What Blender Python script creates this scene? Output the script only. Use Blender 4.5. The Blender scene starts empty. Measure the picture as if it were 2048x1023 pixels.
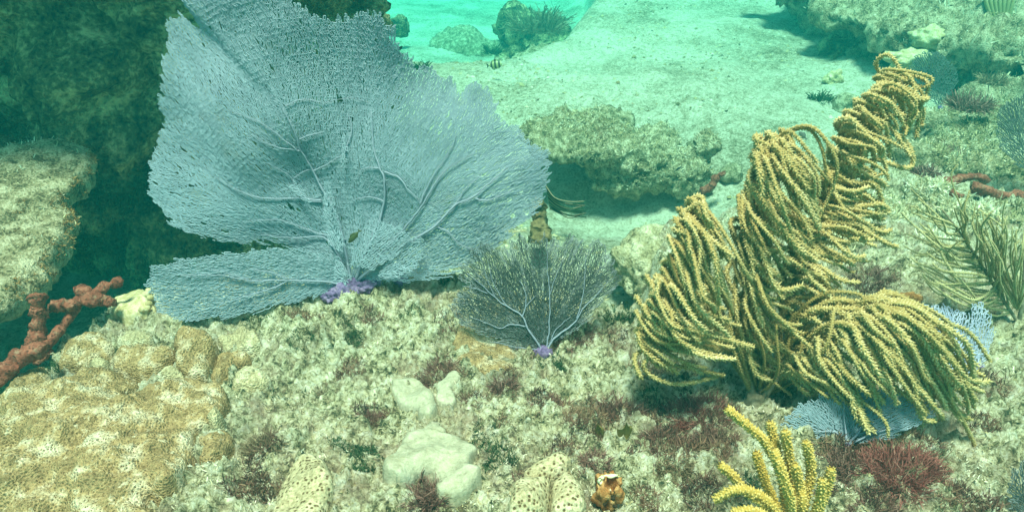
import bpy, math, random
import numpy as np
from mathutils import Vector

random.seed(7)
rng = np.random.default_rng(11)
scene = bpy.context.scene
COL = scene.collection

# ------------------------------------------------------------------ camera
F = 1462.0                       # focal length in pixels of the 2048 wide picture
PITCH = math.radians(30.0)
CAMZ = 0.95
cam_data = bpy.data.cameras.new("camera")
cam_data.sensor_width = 36.0
cam_data.lens = 36.0 * F / 2048.0
cam_data.clip_start = 0.02
cam_data.clip_end = 400.0
cam = bpy.data.objects.new("camera", cam_data)
cam.location = (0, 0, CAMZ)
cam.rotation_euler = (math.radians(90) - PITCH, 0, 0)
COL.objects.link(cam)
scene.camera = cam

# ------------------------------------------------------------------ world, sun, exposure
SUN_EL, SUN_AZ = math.radians(76), math.radians(190)      # azimuth clockwise from +Y
world = bpy.data.worlds.new("World")
scene.world = world
world.use_nodes = True
wn = world.node_tree
wn.nodes.clear()
sky = wn.nodes.new("ShaderNodeTexSky")
sky.sky_type = 'NISHITA'
sky.sun_disc = False
sky.sun_elevation = SUN_EL
sky.sun_rotation = SUN_AZ
tint = wn.nodes.new("ShaderNodeMix")
tint.data_type = 'RGBA'; tint.blend_type = 'MULTIPLY'
tint.inputs[0].default_value = 1.0
tint.inputs[7].default_value = (1.0, 0.86, 0.55, 1)       # daylight filtered by green water
wbg = wn.nodes.new("ShaderNodeBackground")
wbg.inputs[1].default_value = 0.13
wout = wn.nodes.new("ShaderNodeOutputWorld")
wn.links.new(sky.outputs[0], tint.inputs[6])
wn.links.new(tint.outputs[2], wbg.inputs[0])
wn.links.new(wbg.outputs[0], wout.inputs[0])

sun_data = bpy.data.lights.new("sun", 'SUN')
sun_data.energy = 4.6
sun_data.angle = math.radians(12)
sun_data.color = (1.0, 0.765, 0.575)
sun = bpy.data.objects.new("sun", sun_data)
sdir = Vector((math.sin(SUN_AZ) * math.cos(SUN_EL), math.cos(SUN_AZ) * math.cos(SUN_EL), math.sin(SUN_EL)))
sun.rotation_euler = sdir.to_track_quat('Z', 'Y').to_euler()
sun.location = (2, -2, 6)
COL.objects.link(sun)

vs = scene.view_settings
vs.view_transform = 'Standard'
vs.look = 'None'
vs.gamma = 1.0
vs.exposure = 1.10
vs.use_curve_mapping = False
scene.cycles.use_denoising = True
scene.cycles.max_bounces = 5
scene.cycles.diffuse_bounces = 3
scene.cycles.volume_bounces = 1
scene.cycles.caustics_reflective = False
scene.cycles.caustics_refractive = False

# ------------------------------------------------------------------ helpers: picture rays
SP, CP = math.sin(PITCH), math.cos(PITCH)
def slope(px, py):
    u = (px - 1024.0) / F
    v = (511.5 - py) / F
    den = CP + SP * v
    return u / den, (-SP + CP * v) / den
def U(px, py, y):
    a, b = slope(px, py)
    return np.array([a * y, y, CAMZ + b * y])
def atz(px, py, z):
    a, b = slope(px, py)
    y = (z - CAMZ) / b
    return np.array([a * y, y, z])
def pxm(y, py=511):
    """metres covered by one picture pixel at world depth y"""
    v = (511.5 - py) / F
    return y / (CP + SP * v) / F

# ------------------------------------------------------------------ helpers: noise
def _h(ix, iy, iz, s):
    h = (ix.astype(np.int64) * 374761393 + iy.astype(np.int64) * 668265263 + iz.astype(np.int64) * 2147483647 + s * 1274126177) & 0xffffffff
    h = ((h ^ (h >> 13)) * 1274126177) & 0xffffffff
    h = ((h ^ (h >> 16)) * 2246822519) & 0xffffffff
    return ((h ^ (h >> 15)) & 0xffffff) / float(0xffffff)
def vn3(p, s=0):
    i = np.floor(p); f = p - i; f = f * f * f * (f * (f * 6 - 15) + 10)
    ix, iy, iz = i[..., 0], i[..., 1], i[..., 2]
    r = 0
    for dx in (0, 1):
        wx = f[..., 0] if dx else 1 - f[..., 0]
        for dy in (0, 1):
            wy = f[..., 1] if dy else 1 - f[..., 1]
            for dz in (0, 1):
                wz = f[..., 2] if dz else 1 - f[..., 2]
                r = r + wx * wy * wz * _h(ix + dx, iy + dy, iz + dz, s)
    return r * 2 - 1
def vn2(x, y, s=0):
    i = np.floor(x); j = np.floor(y); f = x - i; g = y - j
    f = f * f * (3 - 2 * f); g = g * g * (3 - 2 * g)
    k = np.zeros_like(i)
    return ((_h(i, j, k, s) * (1 - f) + _h(i + 1, j, k, s) * f) * (1 - g) + (_h(i, j + 1, k, s) * (1 - f) + _h(i + 1, j + 1, k, s) * f) * g) * 2 - 1
def fbm2(x, y, freq, octv, s=0, gain=0.5):
    r = 0; a = 1.0
    for o in range(octv):
        c, sn = math.cos(o * 1.3 + s), math.sin(o * 1.3 + s)
        r = r + a * vn2((x * c - y * sn) * freq + 17.3 * o, (x * sn + y * c) * freq - 9.1 * o, s + o)
        freq *= 2.03; a *= gain
    return r
def fbm3(p, freq, octv, s=0, gain=0.5):
    r = 0; a = 1.0
    for o in range(octv):
        r = r + a * vn3(p * freq + 13.7 * o, s + o)
        freq *= 2.07; a *= gain
    return r
def worley2(x, y, freq, s=0):
    x = x * freq; y = y * freq
    i = np.floor(x); j = np.floor(y); k = np.zeros_like(i)
    f1 = np.full(x.shape, 9.0); f2 = f1.copy()
    for dx in (-1, 0, 1):
        for dy in (-1, 0, 1):
            a, b = i + dx, j + dy
            d = np.hypot(a + _h(a, b, k, s) - x, b + _h(a, b, k, s + 5) - y)
            f2 = np.minimum(f2, np.maximum(f1, d)); f1 = np.minimum(f1, d)
    return f1, f2
def sstep(a, b, x):
    t = np.clip((x - a) / (b - a), 0, 1)
    return t * t * (3 - 2 * t)
def poly_sdf(x, y, poly):
    """signed distance, positive inside"""
    poly = np.asarray(poly)[:, :2]
    d = np.full(x.shape, 1e9); ins = np.zeros(x.shape, bool)
    n = len(poly)
    for a in range(n):
        ax, ay = poly[a]; bx, by = poly[(a + 1) % n]
        ex, ey = bx - ax, by - ay
        t = np.clip(((x - ax) * ex + (y - ay) * ey) / (ex * ex + ey * ey + 1e-12), 0, 1)
        d = np.minimum(d, (x - ax - t * ex) ** 2 + (y - ay - t * ey) ** 2)
        c = ((ay > y) != (by > y)) & (x < (bx - ax) * (y - ay) / ((by - ay) if abs(by - ay) > 1e-12 else 1e-12) + ax)
        ins ^= c
    d = np.sqrt(d)
    return np.where(ins, d, -d)
def catmull(pts, n):
    pts = np.asarray(pts, float)
    P = np.vstack([2 * pts[0] - pts[1], pts, 2 * pts[-1] - pts[-2]])
    m = len(pts) - 1
    t = np.linspace(0, m - 1e-6, n); i = t.astype(int); f = (t - i)[:, None]
    p0, p1, p2, p3 = P[i], P[i + 1], P[i + 2], P[i + 3]
    return 0.5 * (2 * p1 + (p2 - p0) * f + (2 * p0 - 5 * p1 + 4 * p2 - p3) * f ** 2 + (3 * p1 - p0 - 3 * p2 + p3) * f ** 3)

# ------------------------------------------------------------------ helpers: meshes and objects
def mesh_np(name, verts, quads=None, tris=None, smooth=True):
    verts = np.asarray(verts, np.float32)
    me = bpy.data.meshes.new(name)
    q = np.zeros((0, 4), np.int32) if quads is None or len(quads) == 0 else np.asarray(quads, np.int32)
    t = np.zeros((0, 3), np.int32) if tris is None or len(tris) == 0 else np.asarray(tris, np.int32)
    me.vertices.add(len(verts)); me.vertices.foreach_set("co", verts.ravel())
    loops = np.concatenate([q.ravel(), t.ravel()])
    me.loops.add(len(loops)); me.loops.foreach_set("vertex_index", loops)
    nf = len(q) + len(t)
    me.polygons.add(nf)
    st = np.concatenate([np.arange(len(q)) * 4, len(q) * 4 + np.arange(len(t)) * 3]).astype(np.int32)
    me.polygons.foreach_set("loop_start", st)
    me.polygons.foreach_set("use_smooth", np.full(nf, smooth))
    me.update(calc_edges=True)
    return me
class MB:
    def __init__(self): self.v = []; self.q = []; self.t = []; self.n = 0; self.a = []
    def add(self, v, q=None, t=None, tone=None):
        v = np.asarray(v, float)
        if q is not None and len(q): self.q.append(np.asarray(q) + self.n)
        if t is not None and len(t): self.t.append(np.asarray(t) + self.n)
        self.v.append(v); self.n += len(v)
        self.a.append(np.full(len(v), 0.5) if tone is None else np.broadcast_to(np.asarray(tone, float), (len(v),)))
        return self
    def mesh(self, name, origin=None, smooth=True):
        v = np.concatenate(self.v)
        if origin is not None: v = v - np.asarray(origin)
        me = mesh_np(name, v, np.concatenate(self.q) if self.q else None, np.concatenate(self.t) if self.t else None, smooth)
        at = me.attributes.new("tone", 'FLOAT', 'POINT'); at.data.foreach_set("value", np.concatenate(self.a).astype(np.float32))
        return me
def link(name, me, mat=None, parent=None, loc=None):
    o = bpy.data.objects.new(name, me)
    COL.objects.link(o)
    if mat is not None and me is not None and not me.materials: me.materials.append(mat)
    if parent is not None: o.parent = parent
    if loc is not None: o.location = [float(c) for c in loc]
    return o
def tag(o, label, cat, group=None, kind=None):
    if label: o["label"] = label
    if cat: o["category"] = cat
    if group: o["group"] = group
    if kind: o["kind"] = kind
    return o
def thing(name, label, cat, loc, group=None):
    o = link(name, None, loc=loc)
    o.empty_display_size = 0.05
    return tag(o, label, cat, group)
def tube(path, rad, sides=8, cap=True, squash=1.0):
    path = np.asarray(path, float); n = len(path)
    rad = np.broadcast_to(np.asarray(rad, float), (n,))
    d = np.gradient(path, axis=0); d /= np.linalg.norm(d, axis=1)[:, None] + 1e-12
    ref = np.array([0.13, -0.97, 0.2])
    a = np.cross(d, ref); l = np.linalg.norm(a, axis=1)
    a[l < 0.15] = np.cross(d[l < 0.15], np.array([0.9, 0.1, 0.3]))
    a /= np.linalg.norm(a, axis=1)[:, None]
    b = np.cross(d, a)
    th = np.arange(sides) * 2 * math.pi / sides
    v = path[:, None] + rad[:, None, None] * (np.cos(th)[None, :, None] * a[:, None] + squash * np.sin(th)[None, :, None] * b[:, None])
    i = np.arange(n - 1)[:, None] * sides + np.arange(sides)[None]
    j = np.arange(n - 1)[:, None] * sides + (np.arange(sides)[None] + 1) % sides
    q = np.stack([i, j, j + sides, i + sides], -1).reshape(-1, 4)
    v = v.reshape(-1, 3); t = None
    if cap:
        v = np.vstack([v, path[-1] + d[-1] * rad[-1] * 0.6, path[0]])
        k = np.arange(sides); L = (n - 1) * sides
        t = np.vstack([np.stack([L + k, L + (k + 1) % sides, np.full(sides, n * sides)], -1),
                       np.stack([(k + 1) % sides, k, np.full(sides, n * sides + 1)], -1)])
    return v, q, t
def ico(sub=3):
    import bmesh
    bm = bmesh.new(); bmesh.ops.create_icosphere(bm, subdivisions=sub, radius=1.0)
    v = np.array([x.co[:] for x in bm.verts]); t = np.array([[w.index for w in f.verts] for f in bm.faces])
    bm.free(); return v, t
ICO = {s: ico(s) for s in (1, 2, 3, 4, 5)}
def vnormals(me):
    n = np.empty(len(me.vertices) * 3, np.float32); me.vertices.foreach_get("normal", n); return n.reshape(-1, 3)
def vcos(me):
    n = np.empty(len(me.vertices) * 3, np.float32); me.vertices.foreach_get("co", n); return n.reshape(-1, 3).astype(float)

# ------------------------------------------------------------------ materials
def new_mat(name):
    m = bpy.data.materials.new(name); m.use_nodes = True
    nt = m.node_tree; nt.nodes.clear()
    out = nt.nodes.new("ShaderNodeOutputMaterial")
    bs = nt.nodes.new("ShaderNodeBsdfPrincipled")
    nt.links.new(bs.outputs[0], out.inputs[0])
    return m, nt, bs, out
def nd(nt, kind, **kw):
    n = nt.nodes.new(kind)
    for k, v in kw.items(): setattr(n, k, v)
    return n
def ramp(nt, fac, stops, interp='LINEAR'):
    r = nd(nt, "ShaderNodeValToRGB"); r.color_ramp.interpolation = interp
    e = r.color_ramp.elements
    while len(e) < len(stops): e.new(0.5)
    for el, (p, c) in zip(e, stops):
        el.position = p; el.color = (*c, 1) if len(c) == 3 else c
    nt.links.new(fac, r.inputs[0]); return r.outputs[0]
def noise(nt, vec, scale, detail=4, rough=0.6, dist=0.0):
    n = nd(nt, "ShaderNodeTexNoise"); n.inputs["Scale"].default_value = scale
    n.inputs["Detail"].default_value = detail; n.inputs["Roughness"].default_value = rough; n.inputs["Distortion"].default_value = dist
    nt.links.new(vec, n.inputs["Vector"]); return n.outputs[0]
def voro(nt, vec, scale, feature='F1', out=0, rand=1.0):
    n = nd(nt, "ShaderNodeTexVoronoi"); n.feature = feature; n.inputs["Scale"].default_value = scale
    n.inputs["Randomness"].default_value = rand
    nt.links.new(vec, n.inputs["Vector"]); return n.outputs[out]
def mix(nt, fac, a, b, mode='MIX'):
    n = nd(nt, "ShaderNodeMix"); n.data_type = 'RGBA'; n.blend_type = mode
    for s, x in ((0, fac), (6, a), (7, b)):
        if isinstance(x, (int, float)): n.inputs[s].default_value = x
        elif isinstance(x, tuple): n.inputs[s].default_value = (*x, 1)
        else: nt.links.new(x, n.inputs[s])
    return n.outputs[2]
def math_n(nt, op, a, b=0.0):
    n = nd(nt, "ShaderNodeMath"); n.operation = op
    for s, x in ((0, a), (1, b)):
        if isinstance(x, (int, float)): n.inputs[s].default_value = x
        else: nt.links.new(x, n.inputs[s])
    return n.outputs[0]
def bump(nt, bs, h, dist=0.004, strength=1.0):
    b = nd(nt, "ShaderNodeBump"); b.inputs["Distance"].default_value = dist; b.inputs["Strength"].default_value = strength
    nt.links.new(h, b.inputs["Height"]); nt.links.new(b.outputs[0], bs.inputs["Normal"])
def coords(nt): return nd(nt, "ShaderNodeTexCoord").outputs["Object"]
def attr(nt, name):
    a = nd(nt, "ShaderNodeAttribute"); a.attribute_name = name; return a.outputs["Fac"]

def mottled(name, cols, scale=30, bump_d=0.003, rough=0.85, fine=160, spec=0.2, extra=None, stops=(0.36, 0.49, 0.62)):
    """noise-mottled organic surface; cols = dark, mid, light"""
    m, nt, bs, out = new_mat(name); c = coords(nt)
    n1 = noise(nt, c, scale, 6, 0.62); n2 = noise(nt, c, fine, 4, 0.6)
    f = math_n(nt, 'ADD', math_n(nt, 'MULTIPLY', n1, 0.62), math_n(nt, 'MULTIPLY', n2, 0.38))
    col = ramp(nt, f, [(stops[0], cols[0]), (stops[1], cols[1]), (stops[2], cols[2])])
    if extra: col = extra(nt, c, col)
    nt.links.new(col, bs.inputs["Base Color"])
    bs.inputs["Roughness"].default_value = rough; bs.inputs["Specular IOR Level"].default_value = spec
    bump(nt, bs, f, bump_d)
    return m

def reef_material(name, warm=1.0):
    m, nt, bs, out = new_mat(name); c = coords(nt)
    big = noise(nt, c, 5.0, 4, 0.6); med = noise(nt, c, 26, 5, 0.65, 0.4); fine = noise(nt, c, 95, 6, 0.78, 0.6)
    f = math_n(nt, 'ADD', math_n(nt, 'MULTIPLY', fine, 0.6), math_n(nt, 'MULTIPLY', med, 0.4))
    col = ramp(nt, f, [(0.40, (0.04, 0.06, 0.035)), (0.45, (0.20, 0.185, 0.10)), (0.49, (0.50, 0.46, 0.28)), (0.53, (0.70, 0.66, 0.46)), (0.60, (0.88, 0.86, 0.72))])
    br = ramp(nt, noise(nt, c, 9, 5, 0.65), [(0.50, (0, 0, 0)), (0.66, (1, 1, 1))])
    col = mix(nt, math_n(nt, 'MULTIPLY', br, 0.55), col, (0.17, 0.115, 0.075))
    gr = ramp(nt, noise(nt, c, 14, 5, 0.7), [(0.56, (0, 0, 0)), (0.68, (1, 1, 1))])
    col = mix(nt, math_n(nt, 'MULTIPLY', gr, 0.6), col, (0.10, 0.115, 0.07))
    pk = ramp(nt, noise(nt, c, 7, 5, 0.7), [(0.50, (0, 0, 0)), (0.66, (1, 1, 1))])
    col = mix(nt, math_n(nt, 'MULTIPLY', pk, 0.5), col, (0.50, 0.34, 0.25))
    nt.links.new(col, bs.inputs["Base Color"])
    bs.inputs["Roughness"].default_value = 0.92; bs.inputs["Specular IOR Level"].default_value = 0.15
    bump(nt, bs, f, 0.02)
    return m

def sand_material():
    m, nt, bs, out = new_mat("sand"); c = coords(nt)
    a = noise(nt, c, 95, 5, 0.8); b = noise(nt, c, 30, 6, 0.75); d = noise(nt, c, 2.2, 4, 0.6)
    f = math_n(nt, 'ADD', math_n(nt, 'MULTIPLY', a, 0.45), math_n(nt, 'ADD', math_n(nt, 'MULTIPLY', b, 0.33), math_n(nt, 'MULTIPLY', d, 0.26)))
    col = ramp(nt, f, [(0.41, (0.10, 0.09, 0.05)), (0.465, (0.29, 0.265, 0.17)), (0.51, (0.45, 0.42, 0.30)), (0.57, (0.66, 0.64, 0.51))])
    nt.links.new(col, bs.inputs["Base Color"]); bs.inputs["Roughness"].default_value = 0.95
    bs.inputs["Specular IOR Level"].default_value = 0.1
    bump(nt, bs, f, 0.03)
    return m

def tone_material(name, cols, rough=0.8, transl=0.0, noise_amt=0.0, nscale=80, spec=0.2, patches=()):
    """colour picked per piece from the tone attribute"""
    m, nt, bs, out = new_mat(name)
    t = attr(nt, "tone")
    if noise_amt:
        n = noise(nt, coords(nt), nscale, 4, 0.6)
        t = math_n(nt, 'ADD', t, math_n(nt, 'MULTIPLY', math_n(nt, 'SUBTRACT', n, 0.5), noise_amt))
    k = len(cols)
    col = ramp(nt, t, [(i / (k - 1), cc) for i, cc in enumerate(cols)])
    for sc, lo, hi, amt, pc in patches:
        f = ramp(nt, noise(nt, coords(nt), sc, 5, 0.68), [(lo, (0, 0, 0)), (hi, (1, 1, 1))])
        col = mix(nt, math_n(nt, 'MULTIPLY', f, amt), col, pc)
    nt.links.new(col, bs.inputs["Base Color"]); bs.inputs["Roughness"].default_value = rough
    bs.inputs["Specular IOR Level"].default_value = spec
    if transl:
        tr = nd(nt, "ShaderNodeBsdfTranslucent"); nt.links.new(col, tr.inputs[0])
        mx = nd(nt, "ShaderNodeMixShader"); mx.inputs[0].default_value = transl
        nt.links.new(bs.outputs[0], mx.inputs[1]); nt.links.new(tr.outputs[0], mx.inputs[2]); nt.links.new(mx.outputs[0], out.inputs[0])
    return m

def pore_material(name, base, light, pore, scale, pore_size=0.32, mottle=0.5, bd=0.003, rough_amt=0.5):
    """coral skin with small dark calices"""
    m, nt, bs, out = new_mat(name); c = coords(nt)
    n1 = noise(nt, c, 22, 5, 0.6)
    col = ramp(nt, n1, [(0.36, tuple(x * (1 - 0.45 * mottle) for x in base)), (0.5, base), (0.66, light)])
    w = nd(nt, "ShaderNodeVectorMath"); w.operation = 'ADD'
    v = voro(nt, c, scale, 'F1', 0, 0.75)
    pm = ramp(nt, v, [(pore_size * 0.75, (1, 1, 1)), (pore_size * 1.15, (0, 0, 0))])
    col = mix(nt, pm, col, pore)
    g = ramp(nt, noise(nt, c, 150, 5, 0.75), [(0.40, (0.45, 0.42, 0.36)), (0.56, (1, 1, 1))])
    col = mix(nt, 0.75, col, g, 'MULTIPLY')
    wp = ramp(nt, noise(nt, c, 38, 5, 0.7), [(0.60, (0, 0, 0)), (0.68, (1, 1, 1))])
    col = mix(nt, math_n(nt, 'MULTIPLY', wp, 0.6), col, tuple(min(1, x * 1.15) for x in light))
    nt.links.new(col, bs.inputs["Base Color"]); bs.inputs["Roughness"].default_value = 0.85
    bs.inputs["Specular IOR Level"].default_value = 0.2
    h = math_n(nt, 'ADD', math_n(nt, 'MULTIPLY', v, 1.0), math_n(nt, 'MULTIPLY', noise(nt, c, 70, 6, 0.75), 1.6))
    bump(nt, bs, h, bd)
    return m

M = {}
M['reef'] = reef_material("reef_rock")
M['sand'] = sand_material()
M['rock'] = mottled("turf_covered_rock", [(0.05, 0.06, 0.03), (0.30, 0.27, 0.15), (0.70, 0.65, 0.46)], 30, 0.035)
M['rock_pale'] = mottled("pale_rock", [(0.12, 0.11, 0.05), (0.45, 0.40, 0.23), (0.78, 0.73, 0.52)], 22, 0.03)
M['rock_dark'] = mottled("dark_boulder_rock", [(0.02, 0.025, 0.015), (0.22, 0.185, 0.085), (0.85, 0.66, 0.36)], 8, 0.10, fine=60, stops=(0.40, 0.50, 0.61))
M['rock_tan'] = mottled('tan_reef_rock', [(0.10, 0.08, 0.04), (0.36, 0.29, 0.165), (0.66, 0.56, 0.39)], 20, 0.03, stops=(0.40, 0.49, 0.59))
M['turf'] = tone_material("algae_turf", [(0.06, 0.08, 0.04), (0.29, 0.25, 0.12), (0.58, 0.50, 0.28), (0.74, 0.68, 0.47), (0.88, 0.84, 0.68)], 0.9, 0.15, patches=[(6, 0.50, 0.64, 0.50, (0.50, 0.34, 0.24)), (10, 0.50, 0.64, 0.60, (0.30, 0.21, 0.09)), (15, 0.58, 0.68, 0.6, (0.10, 0.12, 0.07))])
M['fan'] = tone_material("sea_fan_tissue", [(0.21, 0.275, 0.34), (0.285, 0.365, 0.44), (0.40, 0.485, 0.58)], 0.85, 0.2, 0.25, 60, patches=[(5, 0.50, 0.70, 0.40, (0.27, 0.29, 0.38)), (12, 0.60, 0.72, 0.35, (0.24, 0.24, 0.19))])
M['fan_vein'] = tone_material("sea_fan_vein", [(0.25, 0.28, 0.36), (0.34, 0.37, 0.47)], 0.85)
M['fan_dark'] = tone_material("dark_sea_fan_tissue", [(0.03, 0.04, 0.04), (0.095, 0.115, 0.115), (0.48, 0.49, 0.55)], 0.85, 0.15, 0.25, 60)
M['fan_blue'] = tone_material("blue_sea_fan_tissue", [(0.30, 0.34, 0.50), (0.42, 0.46, 0.64), (0.55, 0.58, 0.74)], 0.85, 0.15, 0.2, 60)
M['purple'] = mottled("purple_holdfast", [(0.06, 0.04, 0.09), (0.16, 0.105, 0.24), (0.30, 0.22, 0.36)], 55, 0.004)
M['plume'] = tone_material("sea_plume_tissue", [(0.30, 0.21, 0.07), (0.49, 0.37, 0.15), (0.76, 0.63, 0.35)], 0.8, 0.1, 0.2, 90)
M['plume_stem'] = mottled("sea_plume_stem", [(0.12, 0.10, 0.06), (0.24, 0.21, 0.14), (0.38, 0.34, 0.26)], 50, 0.002)
M['plume_green'] = tone_material("green_sea_plume_tissue", [(0.26, 0.23, 0.10), (0.52, 0.46, 0.24), (0.74, 0.68, 0.42)], 0.8, 0.1, 0.2, 90)
M['rod'] = tone_material("sea_rod_tissue", [(0.34, 0.21, 0.035), (0.54, 0.37, 0.09), (0.72, 0.56, 0.22)], 0.8, 0.1, 0.25, 120)
def _stain(nt, c, col):
    f = ramp(nt, noise(nt, c, 16, 6, 0.72), [(0.52, (0, 0, 0)), (0.66, (1, 1, 1))]); col = mix(nt, math_n(nt, 'MULTIPLY', f, 0.75), col, (0.30, 0.27, 0.15))
    v = voro(nt, c, 420, 'F1', 0); p = ramp(nt, v, [(0.16, (1, 1, 1)), (0.30, (0, 0, 0))])
    return mix(nt, math_n(nt, 'MULTIPLY', p, 0.45), col, (0.24, 0.21, 0.14))
M['smooth_coral'] = mottled("smooth_pale_coral", [(0.26, 0.24, 0.165), (0.40, 0.375, 0.27), (0.52, 0.495, 0.375)], 34, 0.005, fine=200, extra=_stain)
M['pore_coral'] = pore_material("pored_coral", (0.60, 0.50, 0.31), (0.74, 0.65, 0.45), (0.17, 0.11, 0.05), 135, 0.34, 0.3)
M['star_coral'] = pore_material("star_coral", (0.52, 0.355, 0.175), (0.84, 0.72, 0.53), (0.21, 0.13, 0.06), 230, 0.30, 0.8, 0.0045)
M['star_cream'] = pore_material("cream_coral", (0.64, 0.54, 0.33), (0.80, 0.74, 0.55), (0.38, 0.27, 0.13), 230, 0.24, 0.5, 0.0045)
def _pores(nt, c, col):
    v = voro(nt, c, 120, 'F1', 0); p = ramp(nt, v, [(0.20, (1, 1, 1)), (0.36, (0, 0, 0))]); col = mix(nt, math_n(nt, 'MULTIPLY', p, 0.8), col, (0.05, 0.015, 0.01))
    f = ramp(nt, noise(nt, c, 60, 6, 0.75), [(0.54, (0, 0, 0)), (0.66, (1, 1, 1))]); return mix(nt, math_n(nt, 'MULTIPLY', f, 0.55), col, (0.40, 0.27, 0.18))
M['red_sponge'] = mottled("red_rope_sponge", [(0.10, 0.03, 0.02), (0.23, 0.065, 0.042), (0.36, 0.13, 0.085)], 45, 0.010, extra=_pores)
M['brown_sponge'] = mottled("brown_sponge", [(0.10, 0.075, 0.035), (0.20, 0.15, 0.07), (0.30, 0.24, 0.12)], 20, 0.003)
M['red_alga'] = tone_material("red_alga", [(0.10, 0.045, 0.04), (0.24, 0.12, 0.10), (0.46, 0.30, 0.24)], 0.8, 0.25)
M['brown_alga'] = tone_material("brown_alga", [(0.10, 0.07, 0.045), (0.25, 0.18, 0.11), (0.45, 0.35, 0.23)], 0.8, 0.25)
M['crimson_alga'] = tone_material('crimson_alga', [(0.13, 0.035, 0.035), (0.33, 0.10, 0.09), (0.50, 0.24, 0.20)], 0.8, 0.25)
M['low_alga'] = tone_material('low_red_brown_alga', [(0.05, 0.03, 0.025), (0.16, 0.075, 0.06), (0.27, 0.15, 0.10), (0.36, 0.24, 0.15)], 0.85, 0.2)
M['green_alga'] = tone_material("green_alga", [(0.02, 0.045, 0.02), (0.05, 0.10, 0.045), (0.12, 0.18, 0.09)], 0.8, 0.25)
M['leaf_alga'] = tone_material("brown_leaf_alga", [(0.16, 0.12, 0.04), (0.30, 0.24, 0.08), (0.42, 0.34, 0.14)], 0.7, 0.3, 0.5, 60)
M['orange'] = mottled("orange_sponge", [(0.20, 0.08, 0.025), (0.44, 0.19, 0.06), (0.62, 0.38, 0.17)], 70, 0.008)
M['cream'] = mottled("cream_coral_knobs", [(0.30, 0.23, 0.10), (0.50, 0.41, 0.22), (0.70, 0.62, 0.42)], 50, 0.006)
M['white_lip'] = mottled("pale_lip", [(0.6, 0.55, 0.3), (0.75, 0.7, 0.45), (0.85, 0.82, 0.6)], 80, 0.001)
M['rust'] = mottled('rusty_crust', [(0.14, 0.06, 0.02), (0.30, 0.15, 0.05), (0.50, 0.34, 0.16)], 40, 0.006)
M['fan_grey'] = tone_material('grey_sea_fan_tissue', [(0.10, 0.12, 0.12), (0.17, 0.20, 0.20), (0.28, 0.32, 0.32)], 0.85, 0.2, 0.25, 60)
M['hole'] = mottled("opening_lining", [(0.02, 0.015, 0.008), (0.05, 0.03, 0.015), (0.09, 0.06, 0.03)], 80, 0.001)

# ------------------------------------------------------------------ terrain functions
def z_sand(x, y):
    z = -0.27 - 0.10 * sstep(2.0, 2.7, y) + 0.12 * sstep(2.9, 4.2, y)
    z = z - 0.17 * np.exp(-((x - 0.42) / 0.5) ** 2 - ((y - 2.88) / 0.36) ** 2)
    yc = np.interp(x, [-4, -0.54, -0.07, 0.35, 0.71, 0.9, 1.3], [4.2, 4.3, 4.38, 4.9, 6.1, 7.5, 14])
    z = z - 0.65 * sstep(0.0, 1.7, y - yc) - 0.25 * sstep(2.0, 6.0, y - yc)
    z = z - 0.35 * sstep(-0.35, -0.9, x) * sstep(3.6, 2.8, y)          # the crevice on the left
    z = z + 0.05 * fbm2(x, y, 1.1, 2, 3) + 0.020 * fbm2(x, y, 5.0, 2, 8)
    return z
REEF_EDGE_PX = [(-200, 930), (0, 800), (50, 750), (95, 685), (140, 628), (205, 580), (300, 560), (420, 568), (560, 562), (700, 556), (860, 542),
                (940, 556), (1020, 570), (1120, 580), (1200, 598), (1270, 604), (1320, 590)]
REEF_EDGE2_PX = [(1275, 545), (1262, 490), (1300, 450), (1400, 415), (1440, 372), (1500, 335), (1600, 300), (1690, 280), (1850, 262), (2100, 255)]
REEF_POLY = [atz(a, b, 0.0)[:2] for a, b in REEF_EDGE_PX] + [atz(a, b, -0.10)[:2] for a, b in REEF_EDGE2_PX] + [np.array([4.0, 2.4]), np.array([4.0, 0.1]), np.array([-1.7, 0.1]), np.array([-1.8, 0.75])]
REEF_POLY = np.array(REEF_POLY)
def bumpg(x, y, px, py, zz, rx, ry, amp):
    c = atz(px, py, zz)
    return amp * np.exp(-((x - c[0]) / rx) ** 2 - ((y - c[1]) / ry) ** 2)
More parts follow.
